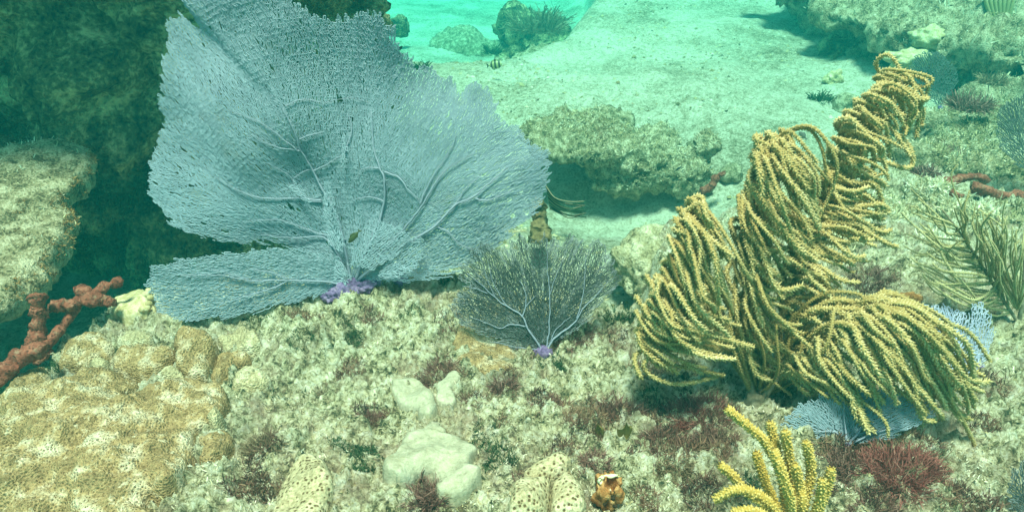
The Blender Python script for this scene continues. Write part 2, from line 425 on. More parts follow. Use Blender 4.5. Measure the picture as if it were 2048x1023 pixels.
def z_reef(x, y, fine=False):
    xs = x + 0.03 * fbm2(x, y, 6, 2, 31); ys = y + 0.03 * fbm2(x, y, 6, 2, 47)
    d = poly_sdf(xs, ys, REEF_POLY)
    edge = sstep(-0.10, 0.06, d)
    top = 0.0 + 0.03 * sstep(1.7, 1.2, y) - 0.07 * sstep(1.3, 2.0, y) * sstep(0.3, 0.8, x)
    top = top + bumpg(x, y, 150, 960, 0.03, 0.28, 0.20, 0.035)
    top = top + bumpg(x, y, 1880, 420, 0.0, 0.30, 0.16, 0.07) + bumpg(x, y, 1900, 560, 0.0, 0.35, 0.10, 0.06)
    top = top + bumpg(x, y, 1310, 500, -0.08, 0.10, 0.12, 0.05)
    top = top - bumpg(x, y, 1960, 700, 0.0, 0.3, 0.08, 0.05)
    top = top - 0.16 * sstep(0.10, 0.4, x) * np.exp(-((d) / 0.10) ** 2) * sstep(1.6, 1.9, y)
    top = top + 0.030 * fbm2(x, y, 3.2, 3, 5) + 0.016 * fbm2(x, y, 13, 2, 9)
    z = top * edge + (1 - edge) * (-0.75)
    if fine:
        f1, f2 = worley2(x + 0.01 * fbm2(x, y, 30, 2, 3), y + 0.01 * fbm2(x, y, 30, 2, 4), 30, 3)
        z = z + 0.018 * (0.55 - f1) * (0.6 + 0.6 * sstep(-0.4, 0.5, fbm2(x, y, 5, 2, 78)))
        f1, f2 = worley2(x, y, 75, 8)
        m = sstep(-0.5, 0.6, fbm2(x, y, 7, 2, 77))
        z = z + 0.011 * (0.5 - f1) * (0.5 + m) + 0.015 * fbm2(x, y, 48, 3, 21, 0.65)
    return z
def H(x, y): return np.maximum(z_reef(x, y), z_sand(x, y))
def ground(px, py):
    a, b = slope(px, py)
    y = np.geomspace(0.45, 14, 900)
    g = CAMZ + b * y - H(a * y, y)
    k = np.argmax(g < 0)
    if g[k] >= 0: k = len(y) - 1
    k = max(k, 1)
    t = g[k - 1] / (g[k - 1] - g[k] + 1e-9)
    yy = y[k - 1] + t * (y[k] - y[k - 1])
    return np.array([a * yy, yy, CAMZ + b * yy])
def Hs(p): return float(H(np.array([p[0]]), np.array([p[1]]))[0])

def grid_mesh(name, xs, ys, zf, jitter=0.0, keep=None):
    X, Y = np.meshgrid(xs, ys)
    Z = zf(X, Y)
    V = np.stack([X, Y, Z], -1).reshape(-1, 3)
    if jitter:
        V[:, 0] += jitter * vn3(V * 38, 61); V[:, 1] += jitter * vn3(V * 38, 62)
    nx, ny = len(xs), len(ys)
    i = np.arange(ny - 1)[:, None] * nx + np.arange(nx - 1)[None]
    Q = np.stack([i, i + 1, i + nx + 1, i + nx], -1).reshape(-1, 4)
    if keep is not None:
        k = keep(X, Y, Z).ravel()
        Q = Q[k[Q].any(1)]
        used = np.zeros(len(V), bool); used[Q.ravel()] = True
        idx = np.cumsum(used) - 1
        V = V[used]; Q = idx[Q]
    return mesh_np(name, V, Q)

# reef top
xs = np.concatenate([np.arange(-1.45, 1.75, 0.0042), np.arange(1.75, 3.2, 0.011)])
ys = np.concatenate([np.arange(0.42, 1.62, 0.0042), np.arange(1.62, 2.75, 0.009)])
me = grid_mesh("reef_terrain", xs, ys, lambda x, y: z_reef(x, y, True), 0.004,
               keep=lambda x, y, z: (z > z_sand(x, y) - 0.06) & (np.abs(x) < 0.55 + y * 1.05))
tag(link("reef_terrain", me, M['reef']), "pale rocky reef top covered in short algae turf", None, kind="structure")
# sand floor reaching far beyond the view
xs = np.concatenate([-np.geomspace(60, 3.2, 40), np.arange(-3.1, 4.6, 0.036), np.geomspace(4.7, 60, 40)])
ys = np.concatenate([np.arange(0.3, 1.4, 0.1), np.arange(1.4, 4.6, 0.025), np.arange(4.6, 10, 0.06), np.geomspace(10.1, 70, 40)])
me = grid_mesh("sand_floor", xs, ys, lambda x, y: z_sand(x, y) + 0.011 * fbm2(x, y, 16, 3, 40))
tag(link("sand_floor", me, M['sand']), "pale sandy sea floor sloping away behind the reef", None, kind="structure")

# water around everything
hz = MB()
x0, x1, y0, y1, z0, z1 = -70, 70, -8, 78, -3.2, 2.0
hz.add([(x0, y0, z0), (x1, y0, z0), (x1, y1, z0), (x0, y1, z0), (x0, y0, z1), (x1, y0, z1), (x1, y1, z1), (x0, y1, z1)],
       [(3, 2, 1, 0), (4, 5, 6, 7), (0, 1, 5, 4), (1, 2, 6, 5), (2, 3, 7, 6), (3, 0, 4, 7)])
hm = bpy.data.materials.new("sea_water_haze"); hm.use_nodes = True
hm.node_tree.nodes.clear()
pv = hm.node_tree.nodes.new("ShaderNodeVolumePrincipled"); ho = hm.node_tree.nodes.new("ShaderNodeOutputMaterial")
pv.inputs["Color"].default_value = (0.01, 0.185, 0.185, 1)
pv.inputs["Absorption Color"].default_value = (0.0, 0.94, 0.90, 1)
pv.inputs["Density"].default_value = 0.19
pv.inputs["Anisotropy"].default_value = 0.2
hm.node_tree.links.new(pv.outputs[0], ho.inputs["Volume"])
tag(link("haze", hz.mesh("haze"), hm), "turquoise haze of the sea water", None, kind="stuff")

# ------------------------------------------------------------------ rocks
def blades(p, nrm, h, w, r_, tone):
    """short crinkled blades standing on points p"""
    n = len(p)
    t = np.cross(nrm, r_.normal(0, 1, (n, 3))); t /= np.linalg.norm(t, axis=1)[:, None] + 1e-9
    up = nrm * 0.8 + r_.normal(0, 0.5, (n, 3)); h = h[:, None]; w = w[:, None]
    V = np.empty((n, 6, 3)); m1 = p + up * h * 0.55; m2 = m1 + (up + r_.normal(0, 0.6, (n, 3))) * h * 0.55
    V[:, 0] = p - t * w * 0.6; V[:, 1] = p + t * w * 0.6; V[:, 2] = m1 - t * w; V[:, 3] = m1 + t * w; V[:, 4] = m2 - t * w * 0.5; V[:, 5] = m2 + t * w * 0.5
    i = np.arange(n)[:, None] * 6
    Q = np.concatenate([i + np.array([[0, 1, 3, 2]]), i + np.array([[2, 3, 5, 4]])])
    return MB().add(V.reshape(-1, 3), Q, None, np.repeat(tone, 6))
def rock_turf(ob, n, size, tone=0.5, seed=0, mat='turf', zmin=0.0):
    me = ob.data; m = len(me.polygons); r_ = np.random.default_rng(seed + 900)
    c = np.empty(m * 3, np.float32); me.polygons.foreach_get("center", c); c = c.reshape(-1, 3).astype(float)
    nn = np.empty(m * 3, np.float32); me.polygons.foreach_get("normal", nn); nn = nn.reshape(-1, 3).astype(float)
    ar = np.empty(m, np.float32); me.polygons.foreach_get("area", ar)
    wgt = ar * np.clip(nn[:, 2] - zmin, 0, 1) * (nn[:, 1] < 0.75) * np.clip(0.7 + 1.2 * fbm3(c, 6, 2, seed + 3), 0.02, 2); wgt = wgt / wgt.sum()
    k = r_.choice(m, n, p=wgt); L = np.sqrt(ar[k])[:, None]
    p = c[k] + np.cross(nn[k], r_.normal(0, 1, (n, 3))) * L * 0.5
    tn = np.clip(tone + 0.4 * fbm3(p, 9, 2, seed + 5) + r_.normal(0, 0.2, n), 0, 1)
    mb = blades(p, nn[k], size * r_.uniform(0.5, 1.5, n), size * 0.22 * r_.uniform(0.6, 1.4, n), r_, tn)
    o = link("turf", mb.mesh("turf"), M[mat], ob); o["kind"] = "stuff"
def rock(name, label, blobs, voxel=0.02, amp=0.03, freq=5, mat='rock', octv=5, seed=1, sq=0.8, turf=0, tsize=0.012, ttone=0.5, cat="rock", group=None, kind=None):
    mb = MB()
    v0, t0 = ICO[3]
    for c, r, rz in blobs:
        v = np.sign(v0) * np.abs(v0) ** sq
        v = v * np.array(r)
        cs, sn = math.cos(math.radians(rz)), math.sin(math.radians(rz))
        v = np.stack([v[:, 0] * cs - v[:, 1] * sn, v[:, 0] * sn + v[:, 1] * cs, v[:, 2]], -1) + np.array(c)
        mb.add(v, None, t0)
    src = mb.mesh("tmp")
    o = bpy.data.objects.new("tmp", src); COL.objects.link(o)
    md = o.modifiers.new("r", 'REMESH'); md.mode = 'VOXEL'; md.voxel_size = voxel
    dg = bpy.context.evaluated_depsgraph_get(); dg.update()
    me = bpy.data.meshes.new_from_object(o.evaluated_get(dg))
    bpy.data.objects.remove(o); bpy.data.meshes.remove(src)
    co, n = vcos(me), vnormals(me)
    co = co + 0.6 * amp * np.stack([fbm3(co, freq * 0.6, 2, seed + k) for k in (11, 12, 13)], -1)
    disp = fbm3(co, freq, octv, seed, 0.62)
    kn = np.abs(fbm3(co, freq * 4.5, 3, seed + 31, 0.6)); disp = disp + 0.45 * (0.35 - kn) * (1 + fbm3(co, freq, 2, seed + 33))
    disp = disp + 0.5 * (0.3 - np.abs(fbm3(co, freq * 2.1, 3, seed + 4)))
    co = co + n * (amp * disp)[:, None]
    base = np.array([co[:, 0].mean(), co[:, 1].mean(), co[:, 2].min()])
    me.vertices.foreach_set("co", (co - base).astype(np.float32).ravel()); me.polygons.foreach_set("use_smooth", np.full(len(me.polygons), True)); me.update()
    me.materials.clear(); me.materials.append(M[mat]); me.name = name
    ob = link(name, me, None, loc=base)
    if turf: rock_turf(ob, turf, tsize, ttone, seed)
    return tag(ob, label, cat, group, kind)

rock("ledge_rock", "low turf covered rock ledge with dark hollow beneath it on the sand",
     [((0.33, 3.14, -0.235), (0.27, 0.25, 0.055), -10), ((0.24, 3.18, -0.24), (0.14, 0.2, 0.045), 0), ((0.56, 3.06, -0.33), (0.20, 0.17, 0.11), 20), ((0.60, 3.14, -0.33), (0.20, 0.20, 0.08), 0), ((0.78, 3.02, -0.36), (0.13, 0.12, 0.09), 0), ((0.86, 3.05, -0.28), (0.06, 0.06, 0.10), 0)],
     0.0095, 0.032, 9, 'rock', 5, 21, turf=7000, tsize=0.008, ttone=0.5)
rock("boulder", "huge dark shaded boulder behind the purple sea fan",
     [((-1.75, 3.00, 0.25), (1.25, 0.55, 1.0), 8), ((-1.25, 2.55, 0.28), (0.5, 0.25, 0.35), 0), ((-1.50, 2.52, 1.25), (1.15, 0.74, 0.26), 4), ((-0.9, 2.75, 1.35), (0.5, 0.5, 0.2), 0), ((-1.9, 2.7, 0.9), (1.0, 0.6, 0.6), 0), ((-0.95, 2.75, 0.62), (0.42, 0.3, 0.45), 0)],  # high blobs: unseen overhang, the small one added to shade the right end
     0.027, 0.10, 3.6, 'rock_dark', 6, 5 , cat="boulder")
LR = rock("ledge_rock", "sunlit pale rock ledge with a rusty rim at the left edge",
     [((-1.55, 1.55, 0.055), (0.42, 0.38, 0.05), 20), ((-1.62, 1.85, 0.075), (0.40, 0.28, 0.06), 16), ((-1.95, 1.9, -0.08), (0.4, 0.45, 0.2), 20)],
     0.014, 0.018, 7, 'rock_tan', 5, 9, sq=0.45, turf=2500, tsize=0.006, ttone=0.6)
_nf = np.empty(len(LR.data.polygons) * 3, np.float32); LR.data.polygons.foreach_get("normal", _nf); _nf = _nf.reshape(-1, 3)
_cf = np.empty(len(LR.data.polygons) * 3, np.float32); LR.data.polygons.foreach_get("center", _cf); _cf = _cf.reshape(-1, 3).astype(float)
_k = np.where((_nf[:, 2] > 0.15) & (_nf[:, 2] < 0.72) & (_nf[:, 0] > 0.25) & (_cf[:, 2] > 0.55 * _cf[:, 2].max()))[0]
_r = np.random.default_rng(4); _k = _r.choice(_k[vn3(_cf[_k] * 30, 3) > -0.35], 5000)
_b = blades(_cf[_k] + _r.normal(0, 0.004, (5000, 3)), _nf[_k].astype(float), _r.uniform(0.003, 0.006, 5000), _r.uniform(0.0008, 0.0018, 5000), _r, np.full(5000, 0.5))
_o = link("rim_crust", _b.mesh("rim_crust"), M['rust'], LR); _o["kind"] = "stuff"
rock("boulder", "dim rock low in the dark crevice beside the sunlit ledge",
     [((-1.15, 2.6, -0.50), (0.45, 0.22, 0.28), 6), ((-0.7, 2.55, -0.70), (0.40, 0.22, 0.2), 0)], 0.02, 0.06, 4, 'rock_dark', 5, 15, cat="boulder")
rock("rock_slab", "large flat topped reef slab with shaded side behind the sea plume",
     [((3.08, 4.3, -0.26), (0.80, 0.95, 0.27), 38), ((2.9, 5.2, -0.22), (0.70, 0.95, 0.28), 26), ((2.86, 4.35, 0.0), (0.86, 0.92, 0.10), 36), ((2.66, 5.2, 0.05), (0.68, 0.95, 0.10), 26), ((4.1, 4.2, -0.2), (1.0, 1.2, 0.28), 0), ((2.75, 3.40, -0.25), (0.5, 0.32, 0.2), 25), ((3.6, 5.6, -0.15), (1.2, 0.8, 0.3), 0)],  # thin upper blobs overhang the left side, added to deepen its shade
     0.024, 0.085, 4.0, 'rock_tan', 6, 33, sq=0.6, turf=14000, tsize=0.012, ttone=0.6, cat="rock")
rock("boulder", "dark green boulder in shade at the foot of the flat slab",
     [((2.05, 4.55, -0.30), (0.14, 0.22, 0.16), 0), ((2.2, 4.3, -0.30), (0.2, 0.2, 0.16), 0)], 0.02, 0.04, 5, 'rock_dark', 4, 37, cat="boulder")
p = U(1060, 20, 7.6)
rock("boulder", "hazy dark boulder on the far turquoise sand", [((p[0], 7.7, -0.85), (0.40, 0.35, 0.20), 0), ((p[0] + 0.3, 7.4, -0.92), (0.3, 0.25, 0.13), 0), ((p[0] - 0.1, 7.0, -0.95), (0.2, 0.2, 0.12), 0)], 0.035, 0.09, 3.5, 'rock_dark', 4, 41, cat="boulder")
p = U(940, 35, 7.4)
rock("ledge_rock", "long low hazy ledge on the far turquoise sand", [((p[0] - 0.05, 7.6, -0.98), (0.45, 0.30, 0.14), -25)], 0.035, 0.06, 4, 'rock', 4, 45)
p = ground(801, 62)
rock("rock", "small dark rock on far sand beside the fan's top edge", [((p[0], p[1], p[2] + 0.05), (0.11, 0.1, 0.10), 0)], 0.02, 0.03, 8, 'rock_dark', 3, 49)
p = U(1085, 100, 5.3)
rock("rock", "pale rubble rock just behind the sand crest", [((p[0], 5.5, -0.55), (0.2, 0.12, 0.1), 20), ((p[0] - 0.25, 5.6, -0.6), (0.12, 0.1, 0.09), 0)], 0.02, 0.04, 7, 'rock', 4, 51)
p = ground(1310, 500)
rock("rock", "rounded grey rock lump left of the sea plume", [((p[0] + 0.01, p[1] + 0.02, p[2] - 0.06), (0.11, 0.13, 0.09), 10)], 0.008, 0.018, 14, 'rock_pale', 4, 55)
for (px, py, y, r, lab, s) in [
        (1690, 205, 3.4, 0.07, "small dark stone in the shade below the slab", 61),
        (1560, 330, 2.75, 0.09, "stone at sand's edge above the middle plume branch", 62),
        (1460, 345, 2.8, 0.06, "small stone right of the ledge on the sand", 63),
        (1400, 300, 3.1, 0.06, "knobbly stone on the right end of the ledge", 64)]:
    p = ground(px, py + 12)
    rock("stone", lab, [((p[0], p[1], p[2] + r * 0.35), (r, r, r * 0.8), 0)], 0.01, 0.016, 14, 'rock', 3, s, cat="stone")
for (px, py, y, r, lab, s) in [
        (1790, 490, 1.75, (0.17, 0.07, 0.06), "pale turf rock between the two sea plumes", 71),
        (1870, 385, 2.05, (0.09, 0.06, 0.06), "rounded ribbed rock beside the red sponges at right", 72),
        (1900, 310, 2.55, (0.20, 0.10, 0.09), "shaded rock in the dip at right", 73),
        (1990, 240, 2.9, (0.22, 0.12, 0.10), "shaded rock with brown algae near right edge", 74),
        (1860, 250, 2.9, (0.16, 0.10, 0.09), "dark rock behind the tallest plume branch", 76),
        (1945, 275, 2.7, (0.14, 0.08, 0.09), "dull brown rock under the reddish algae at right", 77),
        (1830, 300, 2.45, (0.10, 0.07, 0.07), "small dark rock just right of the plume's loop", 78),
        (1990, 330, 2.3, (0.15, 0.08, 0.06), "low dark rock above the lower red sponge", 79),
        (1955, 420, 1.9, (0.12, 0.06, 0.05), "pale rock below the red sponges at right", 80),
        (1780, 420, 1.95, (0.13, 0.06, 0.05), "pale grooved rock right of the plume's middle", 75)]:
    p = U(px, py, y)
    rock("reef_rock", lab, [((p[0], p[1], p[2] - r[2] * 0.4), r, -12)], 0.008, 0.02, 11, 'rock_pale' if s in (71, 72, 75, 80) else 'rock', 4, s, turf=1500, tsize=0.009, ttone=0.62 if s in (71, 72, 75, 80) else 0.35)

# ------------------------------------------------------------------ sea fans
def seg_prisms(mb, P0, P1, r0, r1, nrm, tone):
    d = P1 - P0; d /= np.linalg.norm(d, axis=1)[:, None] + 1e-9
    a = np.cross(d, nrm); a /= np.linalg.norm(a, axis=1)[:, None] + 1e-9
    b = np.cross(a, d)
    n = len(P0); V = np.empty((n, 6, 3))
    for k, th in enumerate((math.pi / 2, math.pi * 7 / 6, math.pi * 11 / 6)):
        o = math.cos(th) * a + math.sin(th) * b * 0.5
        V[:, k] = P0 + o * r0[:, None]; V[:, 3 + k] = P1 + o * r1[:, None]
    i = np.arange(n)[:, None] * 6
    Q = np.concatenate([i + np.array([[0, 1, 4, 3]]), i + np.array([[1, 2, 5, 4]]), i + np.array([[2, 0, 3, 5]])])
    mb.add(V.reshape(-1, 3), Q, None, np.repeat(tone, 6))
class FanPlane:
    """a leaning, undulating sheet on which a fan grows; picture points are carried to it along their rays"""
    def __init__(s, base_px, base, lean=8, turn=0, wave=0.03, wfreq=3.0, seed=0, crease=None):
        s.base = np.array(base, float); s.wave, s.wf, s.seed, s.crease = wave, wfreq, seed, crease
        t = math.radians(turn); l = math.radians(lean)
        s.U = np.array([math.cos(t), math.sin(t), 0])
        back = np.array([-math.sin(t), math.cos(t), 0])
        s.V = math.cos(l) * np.array([0, 0, 1]) + math.sin(l) * back
        s.N = np.cross(s.U, s.V)            # towards the camera side (-y)
        s.c0 = np.array([0, 0, CAMZ])
    def uv(s, px, py):
        a, b = slope(px, py); d = np.array([a, 1, b])
        t = np.dot(s.base - s.c0, s.N) / np.dot(d, s.N)
        q = s.c0 + d * t - s.base
        return np.array([np.dot(q, s.U), np.dot(q, s.V)])
    def pos(s, uv, off=0.0):
        uv = np.asarray(uv); u, v = uv[:, 0], uv[:, 1]
        w = s.wave * fbm2(u + 3.1 * s.seed, v, s.wf, 2, s.seed) * np.clip(np.hypot(u, v) / 0.15, 0, 1)
        if s.crease is not None:
            A, B, amp = s.crease
            e = (B - A) / np.linalg.norm(B - A); nn = np.array([-e[1], e[0]])
            al = ((u - A[0]) * e[0] + (v - A[1]) * e[1]) / np.linalg.norm(B - A); sd = (u - A[0]) * nn[0] + (v - A[1]) * nn[1]
            w = w + amp * np.tanh(sd / 0.014) * sstep(1.25, 0.2, al) * np.exp(-(sd / 0.16) ** 2)
        return s.base + u[:, None] * s.U + v[:, None] * s.V + (w + off)[:, None] * s.N
def fan_net(pl, outline_px, root_px, ds=0.0045, dr=0.007, width=0.0031, off=0.0, ragged=0.010, seed=1, tone0=0.5, cross=0.6, wiggle=0.02, holes=0.0, r0=0.006, thin_edge=True):
    poly = np.array([pl.uv(*q) for q in outline_px]); root = pl.uv(*root_px)
    rmax = np.max(np.hypot(*(poly - root).T)) + 0.01
    r_ = np.random.default_rng(seed)
    mb = MB(); prev = None
    allP = []; ringn = []; segA = []; segB = []; off_i = 0; lv = []
    k = 0
    while True:
        r = r0 + k * dr
        if r > rmax: break
        n = max(8, int(2 * math.pi * r / ds))
        j = np.arange(n)
        a = (j + 0.5 * (k % 2) + r_.uniform(-0.28, 0.28, n)) / n * 2 * math.pi
        rr = r + r_.uniform(-0.3, 0.3, n) * dr
        a = a + wiggle * vn2(np.cos(a) * 5 + 9, np.sin(a) * 5 + r * 18, seed) + 0.35 * wiggle * vn2(np.cos(a) * 40, np.sin(a) * 40 + r * 60, seed + 3)
        P = root + np.stack([np.cos(a) * rr, np.sin(a) * rr], -1)
        allP.append(P); idx = off_i + j
        if prev is not None:
            pn, po = prev
            par = po + (np.floor((j + 0.5) / n * pn).astype(int) % pn)
            segA.append(par); segB.append(idx); lv.append(np.zeros(n))
            c = ((j + k) % 2 == 0) & (r_.random(n) < cross * 1.5) | (r_.random(n) < cross * 0.25)
            segA.append(idx[c]); segB.append(off_i + (j[c] + 1) % n); lv.append(np.ones(c.sum()))
        prev = (n, off_i); off_i += n; k += 1
    P = np.concatenate(allP); A = np.concatenate(segA); B = np.concatenate(segB); lv = np.concatenate(lv)
    sd = poly_sdf(P[:, 0], P[:, 1], poly)
    rad = P - root; ang = np.arctan2(rad[:, 1], rad[:, 0]); rr = np.hypot(rad[:, 0], rad[:, 1])
    sd = sd + ragged * (vn2(ang * rr.mean() / 0.018 + 50, rr * 4, seed + 7) * 0.4 + vn2(ang * rr.mean() / 0.0055 + 50, rr * 9, seed + 8) * 0.8)
    keep = sd > 0
    if holes:
        keep &= ~(vn2(ang * rr.mean() / 0.0075, rr / 0.014, seed + 17) > 1 - holes)
    s = keep[A] & keep[B] & (np.linalg.norm(P[A] - P[B], axis=1) < dr * 2.6)
    A, B, lv = A[s], B[s], lv[s]
    W = pl.pos(P, off + r_.normal(0, 0.0005, len(P)))
    edge = np.clip(sd / 0.03, 0, 1)
    wd = width * 0.5 * (0.8 + 0.4 * r_.random(len(P)))
    if thin_edge: wd = wd * (0.72 + 0.28 * edge)
    tn = np.clip(tone0 + 0.22 * vn2(ang * 60, rr * 25, seed + 21) + 0.28 * (1 - edge) + r_.normal(0, 0.06, len(P)), 0, 1)
    nrm = np.broadcast_to(pl.N, (len(A), 3))
    k_ = np.where(lv > 0, 0.8, 1.0)
    seg_prisms(mb, W[A], W[B], wd[A] * k_, wd[B] * k_, nrm, tn[A])
    return mb
def vein(pl, pts_px, r0, r1, off=0.004, mb=None, tone=0.6, amp=0.0014):
    uv = np.array([pl.uv(*q) for q in pts_px]); n = max(8, len(pts_px) * 7)
    uv = catmull(uv, n)
    uv = uv + amp * np.stack([vn2(uv[:, 0] / 0.012, uv[:, 1] / 0.012, 5), vn2(uv[:, 0] / 0.012, uv[:, 1] / 0.012, 6)], -1)
    path = pl.pos(uv, np.full(n, off))
    rad = np.linspace(r0, r1, n) * 0.55 * (1 + 0.15 * np.sin(np.arange(n) * 1.9))
    mb = mb or MB(); v, q, t = tube(path, rad, 6); mb.add(v, q, t, tone); return mb
def lump(center, radii, amp, freq, seed, sub=4, squash_bottom=None):
    v0, t0 = ICO[sub]
    n = fbm3(v0 * 1.0 + seed * 3.3, freq, 3, seed)
    v = v0 * (1 + amp * n)[:, None] * np.array(radii) + np.array(center)
    return v, t0

# the big purple-grey fan
B1 = ground(705, 578)
pl = FanPlane((705, 578), B1, lean=9, turn=-4, wave=0.036, wfreq=4.6, seed=3)
pl.crease = (pl.uv(372, 20), pl.uv(585, 222), 0.010)
BIG = [(545, 492), (490, 490), (440, 475), (400, 458), (360, 445), (330, 420), (312, 395), (302, 385), (303, 350), (298, 330), (305, 300), (315, 270),
       (318, 240), (322, 200), (318, 150), (320, 100), (323, 60), (320, 40), (332, 30), (347, 27), (368, 40), (392, 54), (412, 68), (388, 40), (368, 14), (352, -12),
       (350, -40), (450, -70), (540, -45), (600, 2), (616, 18), (640, 32), (652, 36), (690, 28), (712, 24), (725, 18), (760, 25), (785, 40),
       (792, 55), (788, 82), (806, 102), (830, 130), (860, 140), (885, 150), (910, 165), (922, 184), (930, 168), (955, 165), (977, 182), (991, 203), (994, 228),
       (1002, 240), (1030, 245), (1049, 257), (1051, 277), (1076, 282), (1101, 302), (1107, 322), (1100, 352), (1091, 385), (1076, 410), (1056, 435), (1028, 457),
       (1000, 487), (960, 512), (920, 532), (880, 545), (840, 550), (800, 556), (760, 562), (730, 570), (705, 580), (660, 560), (610, 520), (575, 500)]
LOBE = [(700, 575), (680, 585), (640, 592), (595, 603), (560, 606), (520, 625), (480, 636), (420, 641), (370, 641), (335, 638), (310, 622), (303, 592), (293, 552),
        (302, 530), (340, 521), (390, 513), (440, 504), (500, 501), (545, 494), (600, 492), (680, 510)]
fan1 = thing("sea_fan", "huge purple grey sea fan standing on the reef edge before the dark boulder", "sea fan", B1)
link("blade", fan_net(pl, BIG, (705, 560), 0.0032, 0.0058, 0.0033, 0, 0.012, 3, 0.5, 0.95, 0.008, 0.08).mesh("blade", B1, False), M['fan'], fan1)
plL = FanPlane((705, 578), B1 + np.array([0, -0.012, 0]), lean=9, turn=27, wave=0.012, wfreq=3.4, seed=6)
link("lobe", fan_net(plL, LOBE, (705, 545), 0.0032, 0.0058, 0.0032, 0.0, 0.010, 5, 0.55, 0.95, 0.008).mesh("lobe", B1, False), M['fan'], fan1)
for k, (ol, rt, of) in enumerate([
        ([(583, 522), (600, 506), (640, 498), (690, 512), (712, 540), (700, 572), (650, 592), (592, 603), (584, 570)], (700, 545), 0.030),
        ([(660, 482), (652, 440), (648, 400), (652, 352), (662, 360), (672, 400), (688, 440), (700, 480), (690, 500)], (690, 520), 0.026),
        ([(700, 520), (722, 470), (742, 425), (760, 412), (772, 432), (800, 440), (815, 432), (832, 462), (800, 505), (750, 530)], (710, 545), 0.024),
        ([(578, 372), (588, 358), (604, 372), (618, 398), (640, 408), (610, 408)], (650, 420), 0.012),
        ([(686, 320), (690, 250), (696, 262), (699, 300), (696, 335)], (700, 420), 0.012),
        ([(800, 480), (840, 450), (862, 470), (842, 520), (800, 545), (760, 545)], (720, 552), 0.018),
        ([(500, 160), (478, 120), (520, 180), (556, 208), (530, 200)], (600, 260), 0.014)]):
    link("flap", fan_net(pl, ol, rt, 0.0045, 0.0065, 0.0032, of + 0.008, 0.006, 20 + k, 0.72, 0.7).mesh("flap", B1, False), M['fan'], fan1)
VE = [
    ([(705, 575), (690, 500), (668, 430), (640, 380), (622, 340), (605, 300), (597, 262), (575, 212)], 0.0062, 0.0016),
    ([(622, 340), (600, 348), (585, 358)], 0.0026, 0.0012), ([(605, 300), (560, 290), (515, 262)], 0.0026, 0.001),
    ([(603, 276), (625, 268), (650, 262)], 0.0026, 0.001), ([(620, 345), (655, 328), (690, 305)], 0.0026, 0.001),
    ([(640, 408), (612, 402), (590, 380), (578, 352), (540, 322)], 0.0032, 0.001),
    ([(640, 405), (590, 398), (520, 392), (470, 372), (430, 352)], 0.0034, 0.001),
    ([(712, 560), (745, 470), (765, 420), (770, 360), (758, 330), (745, 285), (738, 225)], 0.006, 0.0014),
    ([(770, 342), (800, 350), (822, 372), (845, 390)], 0.0030, 0.001), ([(758, 335), (735, 335), (720, 340)], 0.0026, 0.001),
    ([(768, 402), (740, 395), (700, 402)], 0.0028, 0.001),
    ([(715, 560), (790, 500), (870, 445), (915, 400), (955, 380), (985, 352), (1020, 325)], 0.0062, 0.0012),
    ([(955, 386), (985, 388), (1030, 370)], 0.003, 0.001), ([(915, 400), (940, 362), (965, 340)], 0.0026, 0.001),
    ([(880, 442), (905, 455), (920, 475), (950, 490)], 0.0028, 0.001),
    ([(740, 530), (830, 430), (868, 370), (890, 340), (915, 318), (950, 300)], 0.0042, 0.001),
    ([(845, 400), (862, 360), (900, 300), (918, 262)], 0.003, 0.001),
    ([(700, 550), (650, 482), (590, 478), (520, 470)], 0.0040, 0.001), ([(690, 480), (630, 470), (560, 440), (500, 440)], 0.0030, 0.001),
    ([(690, 305), (700, 262), (692, 228)], 0.003, 0.001), ([(578, 210), (610, 196), (648, 205), (690, 198), (735, 208)], 0.0015, 0.0007),
    ([(600, 300), (560, 262), (520, 235), (470, 215)], 0.0022, 0.0009)]
for pts, a, b in VE:
    link("vein", vein(pl, pts, a, b, 0.0045 if a < 0.004 else 0.006, tone=0.35 + 0.3 * random.random()).mesh("vein", B1), M['fan_vein'], fan1)
for pts, a, b in [([(700, 570), (640, 560), (575, 558), (500, 558), (440, 548), (360, 548)], 0.0045, 0.001), ([(575, 558), (540, 575), (490, 590), (440, 605)], 0.003, 0.0008),
                  ([(575, 556), (530, 540), (495, 535)], 0.003, 0.001), ([(500, 558), (460, 545), (420, 535)], 0.0022, 0.0008)]:
    link("vein", vein(plL, pts, a, b, 0.005, tone=0.5).mesh("vein", B1), M['fan_vein'], fan1)
mb = MB()
for (px, py, r) in [(690, 582, 0.034), (712, 572, 0.03), (735, 570, 0.022), (665, 590, 0.02), (755, 562, 0.014)]:
    g = ground(px, py); v, t = lump(g + np.array([0, -0.01, 0.004]), (r, r * 0.8, r * 0.75), 0.35, 2.6, int(px)); mb.add(v, None, t)
link("holdfast", mb.mesh("holdfast", B1), M['purple'], fan1)
mb = MB(); g = ground(800, 560); v, t = lump(g + np.array([0, -0.01, 0.006]), (0.022, 0.018, 0.022), 0.3, 2.6, 77); mb.add(v, None, t)
link("holdfast", mb.mesh("holdfast", B1), M['purple'], fan1)

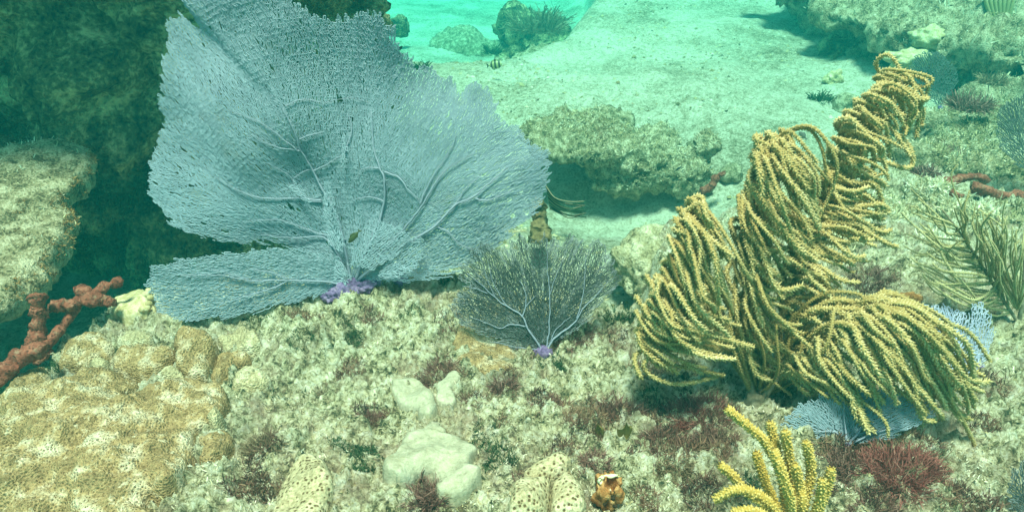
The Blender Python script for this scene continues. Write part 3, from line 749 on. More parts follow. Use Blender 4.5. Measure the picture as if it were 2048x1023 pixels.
# the small dark fan in the middle
B2 = ground(1086, 708)
pl2 = FanPlane((1086, 708), B2, lean=14, turn=5, wave=0.012, wfreq=5, seed=8)
SM = [(1085, 700), (1030, 700), (985, 682), (950, 662), (915, 642), (897, 615), (910, 592), (930, 572), (903, 562), (920, 530), (936, 514), (946, 490), (985, 489),
      (1005, 495), (1020, 512), (1024, 480), (1040, 472), (1066, 481), (1085, 474), (1095, 462), (1106, 480), (1124, 505), (1138, 480), (1155, 471), (1174, 496),
      (1190, 480), (1210, 489), (1217, 515), (1241, 535), (1241, 560), (1221, 590), (1201, 606), (1190, 632), (1165, 652), (1130, 672), (1096, 695)]
fan2 = thing("sea_fan", "small dark grey sea fan with pale veins in the middle of the reef", "sea fan", B2)
link("blade", fan_net(pl2, SM, (1086, 690), 0.0030, 0.0048, 0.0022, 0, 0.011, 14, 0.42, 0.85, 0.03, 0.12).mesh("blade", B2, False), M['fan_dark'], fan2)
link("rear_lobe", fan_net(pl2, [(1085, 692), (1030, 692), (990, 674), (955, 655), (925, 635), (908, 612), (935, 570), (960, 545), (1000, 540), (1060, 540), (1120, 545), (1190, 545), (1220, 560), (1205, 595), (1180, 630), (1125, 665)], (1086, 690), 0.0031, 0.0050, 0.0021, -0.014, 0.008, 15, 0.10, 0.85, 0.04, 0.14).mesh("rear_lobe", B2, False), M['fan_dark'], fan2)
for pts, a, b in [
        ([(1086, 706), (1075, 685), (1055, 655), (1044, 632), (1015, 612), (990, 595), (965, 570), (935, 545)], 0.0062, 0.001),
        ([(1044, 632), (1052, 605), (1050, 580), (1040, 560)], 0.0034, 0.001), ([(1052, 612), (1062, 600), (1072, 590)], 0.0022, 0.0008),
        ([(1050, 650), (1020, 648), (1000, 654), (975, 645), (940, 632)], 0.003, 0.0009),
        ([(1090, 704), (1096, 670), (1099, 630), (1098, 590), (1095, 540), (1094, 480)], 0.0048, 0.0008),
        ([(1092, 704), (1102, 682), (1125, 662), (1150, 640), (1165, 615), (1190, 590), (1215, 560)], 0.0062, 0.001),
        ([(1152, 636), (1162, 600), (1168, 560), (1172, 510)], 0.0032, 0.0008), ([(1102, 680), (1110, 660), (1125, 645), (1140, 630)], 0.0028, 0.0008),
        ([(1015, 612), (1000, 590), (985, 560), (975, 520)], 0.0024, 0.0008), ([(975, 585), (950, 575), (925, 570)], 0.002, 0.0008),
        ([(990, 595), (972, 550), (960, 510)], 0.0016, 0.0007), ([(1098, 590), (1112, 550), (1125, 520)], 0.0018, 0.0007), ([(1085, 698), (1050, 694), (1020, 690), (990, 680)], 0.0022, 0.0008)]:
    link("vein", vein(pl2, pts, a * 0.72, b * 0.8, 0.003, tone=0.4).mesh("vein", B2), M['fan_vein'], fan2)
mb = MB(); v, t = lump(B2 + np.array([0.0, -0.004, 0.0]), (0.022, 0.018, 0.022), 0.25, 2.4, 4); mb.add(v, None, t)
link("holdfast", mb.mesh("holdfast", B2), M['purple'], fan2)

def simple_fan(label, base, outline, root, mat, lean, turn, veins, ds, dr, width, seed, holes=0.0, tone=0.5, vmat='fan_vein'):
    pl = FanPlane(root, base, lean, turn, 0.012, 5, seed)
    f = thing("sea_fan", label, "sea fan", base)
    link("blade", fan_net(pl, outline, root, ds, dr, width, 0, 0.007, seed, tone, 0.7, 0.03, holes).mesh("blade", base, False), M[mat], f)
    for pts in veins: link("vein", vein(pl, pts, 0.004, 0.001, 0.005, tone=0.8).mesh("vein", base), M[vmat], f)
    mb = MB(); v, t = lump(np.array(base) , (0.011, 0.011, 0.009), 0.25, 2.4, seed); mb.add(v, None, t)
    link("holdfast", mb.mesh("holdfast", base), M['purple'], f)
    return f
b = ground(1690, 892)
simple_fan("blue grey sea fan beneath the drooping right branch of the sea plume", b,
           [(1690, 895), (1640, 893), (1590, 880), (1560, 850), (1590, 815), (1640, 790), (1700, 780), (1780, 775), (1850, 790), (1880, 815), (1868, 845), (1800, 870), (1730, 885)],
           (1690, 890), 'fan', 26, -6, [[(1690, 890), (1688, 850), (1686, 800)], [(1690, 888), (1720, 855), (1735, 820)], [(1692, 888), (1740, 865), (1800, 850)], [(1688, 888), (1670, 862), (1630, 862)]], 0.0030, 0.0052, 0.0031, 31, 0, 0.45)
b = ground(1880, 770)
simple_fan("pale blue sea fan lying behind the sea plume's right branch", b,
           [(1900, 775), (1850, 720), (1800, 660), (1790, 615), (1830, 608), (1890, 605), (1925, 620), (1945, 650), (1960, 700), (1955, 750), (1930, 780)],
           (1885, 770), 'fan_blue', 40, 8, [[(1885, 770), (1880, 700), (1870, 640)]], 0.0048, 0.006, 0.0034, 33, 0, 0.55)
b = ground(1955, 735)
simple_fan("narrow pale blue sea fan lobe right of the wider blue fan", b,
           [(1950, 745), (1930, 700), (1925, 650), (1940, 605), (1958, 598), (1975, 625), (1988, 660), (1980, 700), (1965, 735)],
           (1953, 740), 'fan_blue', 20, 0, [], 0.0046, 0.006, 0.0034, 35, 0, 0.6)
b = U(1880, 215, 3.35)
simple_fan("small hazy grey sea fan on the flat slab behind the plume tip", b,
           [(1878, 215), (1840, 185), (1815, 140), (1830, 110), (1860, 98), (1890, 108), (1915, 135), (1920, 165), (1900, 195)],
           (1880, 212), 'fan_grey', 8, 0, [], 0.008, 0.011, 0.0058, 37, 0, 0.2)
b = U(2075, 350, 2.1)
simple_fan("grey sea fan cut by the right edge above red sponges", b,
           [(2075, 355), (2035, 335), (2005, 300), (1990, 260), (2000, 215), (2030, 195), (2080, 180), (2120, 220), (2120, 320)],
           (2070, 350), 'fan_grey', 10, -10, [], 0.005, 0.008, 0.0040, 39, 0, 0.1)
b = ground(2075, 1040)
simple_fan("dark sea fan cut off at the lower right corner", b,
           [(2070, 1040), (2030, 1025), (2015, 985), (2025, 945), (2042, 930), (2080, 915), (2120, 960), (2110, 1030)],
           (2075, 1040), 'fan_dark', 10, 0, [], 0.0032, 0.005, 0.0026, 41, 0, 0.3)

# ------------------------------------------------------------------ branching soft corals
def polyp_tube(path, r, pol=0.8, step=0.0036, tone=0.5, seed=0, taper=0.75, per=5, sides=7):
    """a branch with rings of small pointed polyps"""
    r_ = np.random.default_rng(seed)
    path = np.asarray(path); L = np.concatenate([[0], np.cumsum(np.linalg.norm(np.diff(path, axis=0), axis=1))])
    n = max(6, int(L[-1] / step)); s = np.linspace(0, L[-1], n)
    pts = np.stack([np.interp(s, L, path[:, k]) for k in range(3)], -1)
    tt = s / L[-1]
    rad = r * (1 - (1 - taper) * tt) * (0.90 + 0.1 * np.cos(np.arange(n) * math.pi))
    rad[-1] *= 0.7
    tb = np.clip(tone - 0.22 + r_.normal(0, 0.03), 0, 1)
    mb = MB(); v, q, t = tube(pts, rad, sides); mb.add(v, q, t, tb)
    d = np.gradient(pts, axis=0); d /= np.linalg.norm(d, axis=1)[:, None] + 1e-9
    a = np.cross(d, np.array([0.13, -0.97, 0.2])); a /= np.linalg.norm(a, axis=1)[:, None] + 1e-9
    b = np.cross(d, a)
    idx = np.repeat(np.arange(1, n), per); m = len(idx)
    th = (np.tile(np.arange(per), n - 1) + 0.5 * (idx % 2)) * 2 * math.pi / per + r_.normal(0, 0.22, m)
    o = np.cos(th)[:, None] * a[idx] + np.sin(th)[:, None] * b[idx]
    tg = -np.sin(th)[:, None] * a[idx] + np.cos(th)[:, None] * b[idx]
    rr = rad[idx][:, None]; w = min(r * 0.42, 0.0022)
    c = pts[idx] + o * rr * 0.85
    ln = (r * pol * (0.7 + 0.6 * r_.random(m)))[:, None]
    V = np.empty((m, 5, 3)); tip = c + o * ln + d[idx] * ln * 0.5
    V[:, 0] = c + tg * w; V[:, 1] = c + d[idx] * w; V[:, 2] = c - tg * w; V[:, 3] = c - d[idx] * w; V[:, 4] = tip
    i = np.arange(m)[:, None] * 5
    T = np.concatenate([i + np.array([[0, 1, 4]]), i + np.array([[1, 2, 4]]), i + np.array([[2, 3, 4]]), i + np.array([[3, 0, 4]])])
    tone_v = np.clip(np.repeat(tone + 0.12 + r_.normal(0, 0.12, m), 5), 0, 1)
    mb.add(V.reshape(-1, 3), None, T, tone_v)
    return mb
def guide3(g, yb):
    return np.array([U(px, py, yb + dy) for px, py, dy in g])
def lobe_branchlets(parent, base, guides, counts, yb, r, mat, jit=0.012, pol=0.8, seed=0, tone=0.5, spread=0.02, step=0.0042, per=4):
    """branchlets laid between neighbouring guide curves"""
    r_ = np.random.default_rng(seed)
    nc = max(len(g) for g in guides)
    G = [catmull(guide3(g, yb), nc) for g in guides]
    for gi, cnt in enumerate(counts):
        for k in range(cnt):
            f = (k + r_.uniform(0.1, 0.9)) / cnt
            cp = G[gi] * (1 - f) + G[gi + 1] * f
            cp = cp + r_.normal(0, 1, cp.shape) * np.linspace(0.002, 0.011, nc)[:, None]
            if r_.random() < 0.16: cp[-2:] += r_.normal(0, 0.025, 3)
            p = catmull(cp, 26)
            t = np.linspace(0, 1, len(p))[:, None]
            cut = r_.uniform(0.66, 1.0)
            m = max(8, int(len(p) * cut)); p = p[:m]; t = t[:m]
            p = p + r_.normal(0, 1, 3) * jit * t + r_.normal(0, 1, 3) * np.array([0.3, 1, 0.3]) * spread * np.sin(t * math.pi) + r_.normal(0, 1, 3) * jit * 0.7 * t ** 3
            p = p + (0.010 * t) * np.stack([vn2(t[:, 0] * 3 + 50 * r_.random(), np.zeros(m) + 0.5, 3 + q) for q in range(3)], -1)
            o = polyp_tube(p, r * r_.uniform(0.78, 1.25), pol * r_.uniform(0.7, 1.2), step, tone + r_.normal(0, 0.08), int(r_.integers(1e6)), 0.72, per, 5)
            link("branchlet", o.mesh("branchlet", base), M[mat], parent)
def stem(parent, base, g, yb, r0, r1, mat):
    p = catmull(guide3(g, yb), 30)
    mb = MB(); v, q, t = tube(p, np.linspace(r0, r1, 30), 8); mb.add(v, q, t)
    return link("branch", mb.mesh("branch", base), M[mat], parent)

PB = ground(1518, 812); YB = PB[1]
plume = thing("sea_plume", "large yellow brown sea plume with feathery branches bent to the right", "sea plume", PB)
mb = MB(); v, t = lump(PB + np.array([0, 0, 0.0]), (0.03, 0.03, 0.022), 0.3, 2.5, 8); mb.add(v, None, t)
link("holdfast", mb.mesh("holdfast", PB), M['plume_stem'], plume)
# left branch
sA = stem(plume, PB, [(1518, 815, 0), (1490, 740, 0.03), (1450, 640, 0.06), (1410, 530, 0.08), (1392, 440, 0.09)], YB, 0.006, 0.003, 'plume_stem')
lobe_branchlets(sA, PB, [
    [(1410, 450, 0.10), (1385, 424, 0.07), (1402, 410, 0.04), (1432, 450, 0.0), (1465, 505, -0.01), (1495, 545, 0.0)],
    [(1405, 480, 0.10), (1372, 442, 0.06), (1380, 428, 0.03), (1402, 482, -0.02), (1434, 555, -0.03), (1458, 605, -0.02)],
    [(1405, 530, 0.09), (1355, 502, 0.05), (1357, 490, 0.01), (1384, 552, -0.04), (1416, 622, -0.05), (1442, 665, -0.04)],
    [(1420, 580, 0.08), (1336, 560, 0.04), (1331, 548, 0.0), (1365, 605, -0.05), (1420, 655, -0.06), (1505, 692, -0.06)],
    [(1430, 620, 0.07), (1316, 610, 0.03), (1310, 600, -0.01), (1350, 645, -0.05), (1430, 672, -0.06), (1540, 695, -0.06)],
    [(1450, 660, 0.06), (1305, 652, 0.02), (1287, 645, -0.02), (1312, 685, -0.05), (1370, 708, -0.06), (1432, 725, -0.05)],
    [(1465, 700, 0.05), (1350, 692, 0.01), (1298, 695, -0.03), (1308, 728, -0.05), (1362, 755, -0.05), (1424, 765, -0.04)]],
    [14, 15, 15, 15, 15, 13], YB, 0.0042, 'plume', 0.014, 1.0, 101, 0.5)
# middle branch
sB = stem(plume, PB, [(1518, 812, 0), (1528, 700, 0.07), (1535, 560, 0.12), (1545, 420, 0.16), (1575, 290, 0.19)], YB, 0.007, 0.003, 'plume_stem')
lobe_branchlets(sB, PB, [
    [(1585, 290, 0.20), (1575, 268, 0.18), (1600, 270, 0.15), (1640, 320, 0.12), (1655, 400, 0.12), (1640, 440, 0.13)],
    [(1565, 310, 0.19), (1540, 285, 0.16), (1550, 280, 0.12), (1585, 330, 0.09), (1625, 400, 0.08), (1650, 450, 0.09)],
    [(1550, 360, 0.17), (1520, 310, 0.14), (1522, 315, 0.10), (1555, 390, 0.06), (1600, 450, 0.05), (1630, 490, 0.05)],
    [(1545, 420, 0.16), (1508, 380, 0.12), (1500, 390, 0.08), (1530, 450, 0.04), (1585, 500, 0.02), (1615, 530, 0.02)],
    [(1540, 480, 0.14), (1500, 440, 0.10), (1490, 450, 0.06), (1520, 520, 0.02), (1570, 570, 0.0), (1620, 560, 0.01)],
    [(1535, 560, 0.12), (1500, 510, 0.08), (1492, 520, 0.05), (1515, 590, 0.01), (1550, 640, 0.0), (1600, 660, 0.0)],
    [(1530, 640, 0.10), (1500, 600, 0.06), (1500, 610, 0.03), (1530, 670, 0.0), (1580, 720, 0.0), (1640, 720, 0.0)],
    [(1522, 720, 0.07), (1490, 690, 0.04), (1480, 700, 0.02), (1500, 745, 0.0), (1540, 780, 0.0), (1590, 790, 0.0)]],
    [15, 15, 15, 15, 15, 15, 13], YB, 0.0042, 'plume', 0.014, 1.0, 102, 0.47)
# tallest branch
sC = stem(plume, PB, [(1520, 812, 0), (1560, 690, 0.10), (1620, 540, 0.17), (1690, 390, 0.24), (1760, 250, 0.29), (1805, 160, 0.32)], YB, 0.007, 0.003, 'plume_stem')
lobe_branchlets(sC, PB, [
    [(1805, 165, 0.33), (1770, 148, 0.31), (1800, 150, 0.28), (1845, 170, 0.25), (1850, 220, 0.24), (1825, 270, 0.24)],
    [(1795, 190, 0.32), (1760, 160, 0.29), (1785, 158, 0.25), (1830, 190, 0.22), (1830, 240, 0.21), (1800, 270, 0.21)],
    [(1775, 220, 0.30), (1735, 205, 0.27), (1748, 200, 0.23), (1785, 220, 0.20), (1805, 250, 0.19), (1812, 290, 0.19)],
    [(1750, 270, 0.28), (1705, 240, 0.25), (1712, 240, 0.21), (1745, 265, 0.18), (1775, 290, 0.17), (1790, 320, 0.17)],
    [(1725, 320, 0.26), (1680, 275, 0.22), (1690, 265, 0.18), (1735, 280, 0.15), (1740, 320, 0.14), (1715, 330, 0.14)],
    [(1705, 360, 0.25), (1665, 330, 0.21), (1665, 335, 0.17), (1705, 370, 0.14), (1745, 410, 0.13), (1755, 470, 0.13)],
    [(1690, 400, 0.23), (1650, 370, 0.19), (1655, 375, 0.15), (1705, 400, 0.12), (1770, 410, 0.11), (1795, 450, 0.12)],
    [(1660, 450, 0.21), (1625, 420, 0.17), (1640, 420, 0.13), (1700, 440, 0.10), (1760, 460, 0.09), (1790, 440, 0.10)],
    [(1630, 520, 0.18), (1600, 480, 0.14), (1620, 470, 0.10), (1670, 490, 0.07), (1720, 510, 0.06), (1760, 500, 0.07)],
    [(1600, 580, 0.15), (1580, 540, 0.12), (1600, 530, 0.08), (1640, 555, 0.05), (1680, 590, 0.04), (1700, 620, 0.04)],
    [(1570, 660, 0.12), (1560, 620, 0.09), (1580, 600, 0.06), (1620, 620, 0.03), (1650, 660, 0.02), (1660, 700, 0.02)]],
    [10, 10, 11, 10, 11, 13, 13, 14, 14, 12], YB, 0.0042, 'plume', 0.013, 1.0, 103, 0.52)
link("loop_branchlet", polyp_tube(catmull(guide3([(1800, 270, 0.21), (1822, 300, 0.19), (1825, 330, 0.18), (1805, 335, 0.17), (1760, 320, 0.18), (1735, 322, 0.19)], YB), 30), 0.0046, 0.75, 0.0036, 0.55, 3).mesh("loop_branchlet", PB), M['plume'], sC)
# long drooping right branch
sD = stem(plume, PB, [(1518, 812, 0), (1560, 750, 0.0), (1640, 695, -0.02), (1720, 645, -0.03), (1790, 620, -0.03), (1850, 640, -0.03)], YB, 0.006, 0.003, 'plume_stem')
lobe_branchlets(sD, PB, [
    [(1560, 755, 0.0), (1570, 750, -0.02), (1600, 760, -0.05), (1640, 790, -0.06), (1690, 800, -0.06)],
    [(1590, 735, 0.0), (1610, 715, -0.03), (1640, 745, -0.07), (1690, 790, -0.09), (1740, 850, -0.09), (1770, 880, -0.08)],
    [(1640, 700, -0.01), (1655, 675, -0.04), (1690, 710, -0.08), (1720, 760, -0.10), (1760, 810, -0.10)],
    [(1680, 672, -0.02), (1695, 650, -0.05), (1730, 680, -0.09), (1770, 740, -0.11), (1815, 800, -0.10), (1850, 850, -0.09)],
    [(1700, 655, -0.02), (1725, 632, -0.05), (1770, 670, -0.09), (1820, 740, -0.11), (1860, 800, -0.11), (1880, 830, -0.10)],
    [(1730, 640, -0.03), (1765, 618, -0.06), (1820, 660, -0.09), (1870, 730, -0.10), (1910, 790, -0.10), (1930, 820, -0.09)],
    [(1750, 630, -0.02), (1790, 610, -0.05), (1850, 640, -0.08), (1900, 700, -0.09), (1940, 765, -0.08), (1955, 800, -0.07)],
    [(1690, 640, 0.0), (1740, 598, -0.02), (1810, 615, -0.05), (1870, 660, -0.06), (1920, 720, -0.06), (1945, 770, -0.05)]],
    [14, 16, 16, 17, 17, 16, 13], YB, 0.0042, 'plume', 0.014, 1.0, 104, 0.52)
lobe_branchlets(sD, PB, [
    [(1560, 720, 0.05), (1580, 640, 0.04), (1640, 600, 0.02), (1700, 610, 0.0), (1740, 640, -0.02)],
    [(1590, 730, 0.04), (1600, 660, 0.03), (1650, 615, 0.0), (1710, 625, -0.03), (1750, 660, -0.04)],
    [(1560, 770, 0.03), (1570, 720, 0.03), (1600, 680, 0.0), (1640, 690, -0.03), (1680, 730, -0.04)]], [10, 10], YB, 0.0042, 'plume', 0.014, 1.0, 105, 0.42)
lobe_branchlets(sB, PB, [  # thin inner filler, toned dark for the shadowed core of the plume
    [(1505, 790, 0.02), (1470, 720, 0.02), (1440, 650, 0.03), (1425, 600, 0.04)],
    [(1512, 790, 0.03), (1500, 700, 0.02), (1480, 620, 0.02), (1470, 560, 0.03)],
    [(1520, 790, 0.03), (1535, 700, 0.02), (1530, 630, 0.01), (1545, 570, 0.02)],
    [(1528, 790, 0.03), (1570, 710, 0.03), (1590, 640, 0.03), (1625, 600, 0.03)],
    [(1535, 790, 0.03), (1600, 730, 0.04), (1650, 660, 0.05), (1700, 590, 0.06)]], [9, 10, 10, 9], YB, 0.0032, 'plume', 0.02, 0.8, 106, 0.22, 0.03)
link("long_branchlet", polyp_tube(catmull(guide3([(1850, 720, -0.10), (1890, 780, -0.11), (1920, 830, -0.11), (1945, 880, -0.10), (1972, 945, -0.09)], YB), 30), 0.0040, 0.6, 0.0036, 0.45, 9).mesh("long_branchlet", PB), M['plume'], sD)

# right, finer plume
RB = ground(2035, 650); Y2 = RB[1]
plume2 = thing("sea_plume", "finer olive green sea plume against the right edge", "sea plume", RB)
s2 = stem(plume2, RB, [(2040, 650, 0), (2000, 590, 0.0), (1960, 525, 0.01), (1920, 465, 0.02), (1885, 420, 0.03)], Y2, 0.004, 0.0018, 'plume_stem')
lobe_branchlets(s2, RB, [
    [(2020, 625, 0), (1970, 625, -0.01), (1910, 605, -0.03), (1855, 565, -0.03)],
    [(1995, 580, 0), (1935, 572, -0.01), (1870, 545, -0.03), (1815, 512, -0.02)],
    [(1965, 532, 0.01), (1910, 525, -0.01), (1855, 498, -0.02), (1810, 470, -0.02)],
    [(1935, 488, 0.02), (1890, 480, 0.0), (1850, 455, -0.01), (1822, 432, -0.01)],
    [(1900, 440, 0.02), (1872, 432, 0.01), (1850, 418, 0.0), (1835, 405, 0.0)]],
    [11, 11, 10, 8], Y2, 0.0021, 'plume_green', 0.010, 0.9, 201, 0.5)
lobe_branchlets(s2, RB, [
    [(2020, 620, 0), (2012, 560, -0.01), (1992, 500, -0.02), (1998, 440, -0.02)],
    [(1990, 575, 0), (1985, 520, -0.01), (1972, 465, -0.02), (1978, 415, -0.02)],
    [(1955, 520, 0.01), (1955, 470, 0.0), (1945, 430, -0.01), (1952, 395, -0.01)],
    [(1915, 460, 0.02), (1918, 430, 0.01), (1912, 405, 0.0), (1920, 385, 0.0)]],
    [9, 9, 8], Y2, 0.0021, 'plume_green', 0.010, 0.9, 202, 0.4)
s3 = stem(plume2, RB, [(2035, 655, 0), (2045, 600, 0.0), (2050, 520, 0.02), (2060, 430, 0.04)], Y2, 0.005, 0.002, 'plume_stem')
lobe_branchlets(s3, RB, [
    [(2030, 620, 0), (1990, 540, -0.02), (1985, 470, -0.03), (1960, 420, -0.02)],
    [(2035, 590, 0), (2015, 520, -0.02), (2010, 460, -0.03), (2030, 420, -0.02)],
    [(2040, 620, 0), (2050, 560, -0.02), (2060, 500, -0.03), (2100, 470, -0.02)]],
    [14, 14], Y2, 0.0021, 'plume_green', 0.012, 0.6, 203, 0.5)

# yellow sea rod at the bottom
SB = ground(1570, 1085); Y3 = SB[1]
rod = thing("sea_rod", "bright yellow knobbly sea rod fingers rising at the bottom edge", "sea rod", SB)
ROD = [
    [(1580, 1080, 0), (1565, 960, 0.03), (1535, 890, 0.04), (1500, 855, 0.04), (1455, 818, 0.04)],
    [(1575, 1080, 0), (1570, 980, 0.04), (1555, 910, 0.05), (1540, 845, 0.06)],
    [(1580, 1080, 0), (1590, 990, 0.03), (1580, 920, 0.04), (1570, 862, 0.04)],
    [(1590, 1080, 0), (1610, 1000, 0.02), (1622, 940, 0.03), (1612, 884, 0.03)],
    [(1600, 1080, 0), (1640, 1010, 0.0), (1655, 970, 0.0), (1662, 938, 0.0)],
    [(1585, 1080, 0), (1580, 1000, -0.02), (1562, 940, -0.02), (1548, 900, -0.01)],
    [(1575, 1080, 0), (1550, 1010, 0.01), (1530, 960, 0.02), (1512, 905, 0.03)],
    [(1570, 1080, 0), (1550, 1020, -0.02), (1510, 985, -0.02), (1470, 978, -0.02), (1430, 998, -0.02)],
    [(1565, 1080, 0), (1540, 1020, 0.0), (1490, 980, 0.02), (1465, 950, 0.02), (1442, 930, 0.02)],
    [(1565, 1085, -0.01), (1540, 1040, -0.04), (1500, 1020, -0.05), (1465, 1025, -0.05)],
    [(1595, 1080, 0), (1605, 1010, -0.01), (1600, 970, 0.0), (1590, 930, 0.0)],
    [(1600, 1080, -0.01), (1630, 1030, -0.02), (1640, 1000, -0.02), (1645, 960, -0.02)]]
for k, g in enumerate(ROD):
    link("finger", polyp_tube(catmull(guide3(g, Y3), 40), 0.0072, 0.55, 0.0034, 0.55 if k != 6 else 0.3, 300 + k, 0.85, 8, 10).mesh("finger", SB), M['rod'], rod)
mb = MB(); v, t = lump(SB, (0.03, 0.03, 0.02), 0.2, 2.5, 8); mb.add(v, None, t); link("holdfast", mb.mesh("holdfast", SB), M['plume_stem'], rod)

# ------------------------------------------------------------------ hard corals growing over the reef
CORAL_AREAS = []
def pillow_mesh(outline_px, h, w, res=0.004, lumps=0.0, lfreq=20, seed=0, cells=0.0, cfreq=12, fine=0.0015, power=0.45, zoff=0.009):
    W = np.array([ground(*q) for q in outline_px])
    lo = W[:, :2].min(0) - 0.03; hi = W[:, :2].max(0) + 0.03
    xs = np.arange(lo[0], hi[0], res); ys = np.arange(lo[1], hi[1], res)
    X, Y = np.meshgrid(xs, ys)
    cl = catmull(np.vstack([W[:, :2], W[:1, :2]]), len(W) * 5)[:-1]
    CORAL_AREAS.append(cl)
    d = poly_sdf(X + 0.003 * fbm2(X, Y, 60, 2, seed), Y + 0.003 * fbm2(X, Y, 60, 2, seed + 3), cl)
    e = np.clip(d / w, 0, 1)
    prof = np.clip(1 - (1 - e) ** 2.2, 0, 1) ** power
    # carry the colony on the smoothed reef surface
    base = H(X, Y)
    Z = base + zoff + h * prof
    if lumps: Z = Z + lumps * fbm2(X, Y, lfreq, 3, seed + 5) * prof
    if cells:
        f1, f2 = worley2(X + 0.02 * fbm2(X, Y, 9, 2, seed), Y + 0.02 * fbm2(X, Y, 9, 2, seed + 1), cfreq, seed + 9)
        Z = Z + cells * (np.clip((f2 - f1) / 0.35, 0, 1) ** 0.5 - 0.7) * prof + cells * 0.5 * (_h(np.floor(f1 * 0), np.floor(f1 * 0), np.floor(f1 * 0), 1)) * 0
    Z = Z + fine * fbm2(X, Y, 110, 2, seed + 15) * prof
    Z = np.where(d <= 0, base - 0.02 - np.clip(-d, 0, 0.02), Z)
    nx = len(xs); i = np.arange(len(ys) - 1)[:, None] * nx + np.arange(nx - 1)[None]
    Q = np.stack([i, i + 1, i + nx + 1, i + nx], -1).reshape(-1, 4)
    kp = (d > -res * 1.6).ravel()
    Q = Q[kp[Q].all(1)]
    V = np.stack([X, Y, Z], -1).reshape(-1, 3)
    used = np.zeros(len(V), bool); used[Q.ravel()] = True; idx = np.cumsum(used) - 1
    V = V[used]; Q = idx[Q]
    org = np.array([V[:, 0].mean(), V[:, 1].mean(), V[:, 2].min()])
    return V, Q, org
def pillow(name, label, cat, outline_px, h, w, mat, group=None, parent=None, porg=None, **kw):
    V, Q, org = pillow_mesh(outline_px, h, w, **kw)
    if parent is not None:
        return link(name, mesh_np(name, V - porg, Q), M[mat], parent)
    return tag(link(name, mesh_np(name, V - org, Q), M[mat], loc=org), label, cat, group)
def C1(pts): return [(640 + x / 3.2, 740 + y / 3.2) for x, y in pts]
def C2(pts): return [(x / 1.956, 500 + y / 1.956) for x, y in pts]
pillow("smooth_coral", "large smooth pale grey coral with four rounded lobes, lower centre", "coral",
       C1([(545, 470), (620, 440), (700, 425), (790, 450), (900, 495), (985, 535), (998, 580), (962, 632), (982, 662), (1034, 700), (1026, 755), (980, 810), (920, 872), (850, 898), (795, 872), (748, 825), (742, 760), (700, 715), (600, 742), (520, 748), (440, 722), (408, 672), (430, 630), (490, 580), (520, 530)]),
       0.022, 0.015, 'smooth_coral', power=0.32, lumps=0.004, lfreq=12, seed=3, fine=0.0016, res=0.003)
pillow("smooth_coral", "little pale grey coral knob joined above the large smooth coral", "coral", C1([(640, 430), (690, 392), (730, 378), (790, 408), (800, 440), (760, 455), (700, 450)]), 0.012, 0.014, 'smooth_coral', lumps=0.003, seed=4, fine=0.0016, res=0.003)
pillow("smooth_coral", "smooth pale grey coral plate, left of the forked one", "coral", C1([(455, 108), (560, 92), (640, 110), (705, 165), (745, 240), (728, 312), (690, 342), (640, 322), (590, 280), (515, 262), (478, 200)]),
       0.014, 0.013, 'smooth_coral', power=0.32, lumps=0.003, seed=5, fine=0.0016, res=0.003)
pillow("smooth_coral", "small forked pale grey coral with two knobs, right of the plate", "coral", C1([(715, 132), (780, 108), (818, 62), (868, 48), (903, 70), (892, 112), (848, 160), (862, 190), (878, 232), (842, 272), (790, 262), (748, 235), (752, 180)]),
       0.014, 0.011, 'smooth_coral', power=0.35, lumps=0.002, seed=6, fine=0.0016, res=0.003)
def colony(label, lobes, cat="coral", name="pored_coral"):
    allp = np.array([ground(*q) for ol, *_ in lobes for q in ol]); org = np.array([allp[:, 0].mean(), allp[:, 1].mean(), allp[:, 2].min()])
    t = thing(name, label, cat, org)
    for ol, h, w, mat, kw in lobes: pillow("lobe", None, None, ol, h, w, mat, parent=t, porg=org, **kw)
    return t
colony("tan pored coral of two rounded lobes at the bottom beside the orange sponge", [
    (C1([(1290, 710), (1380, 650), (1480, 600), (1560, 592), (1604, 640), (1572, 700), (1500, 748), (1420, 770), (1340, 770)]), 0.03, 0.03, 'pore_coral', dict(seed=11, res=0.003, lumps=0.003)),
    (C1([(1200, 906), (1240, 790), (1330, 745), (1440, 755), (1480, 790), (1470, 906), (1440, 1010), (1210, 1010)]), 0.032, 0.03, 'pore_coral', dict(seed=12, res=0.003, lumps=0.003)),
    (C1([(1490, 790), (1540, 745), (1610, 745), (1665, 800), (1692, 870), (1680, 1000), (1490, 1010), (1475, 900)]), 0.036, 0.03, 'pore_coral', dict(seed=13, res=0.003, lumps=0.003))])
colony("tan pored coral mound at the bottom left of the large smooth coral", [
    ([(565, 985), (595, 935), (640, 930), (668, 968), (662, 1010), (640, 1060), (545, 1060)], 0.028, 0.03, 'pore_coral', dict(seed=14, res=0.003, lumps=0.003))])
colony("flat tan encrusting coral at the small dark fan's left foot", [
    ([(905, 690), (925, 655), (960, 660), (1000, 690), (1030, 715), (1020, 745), (985, 752), (940, 740), (915, 725)], 0.008, 0.03, 'star_coral', dict(seed=15, res=0.003, lumps=0.004))])
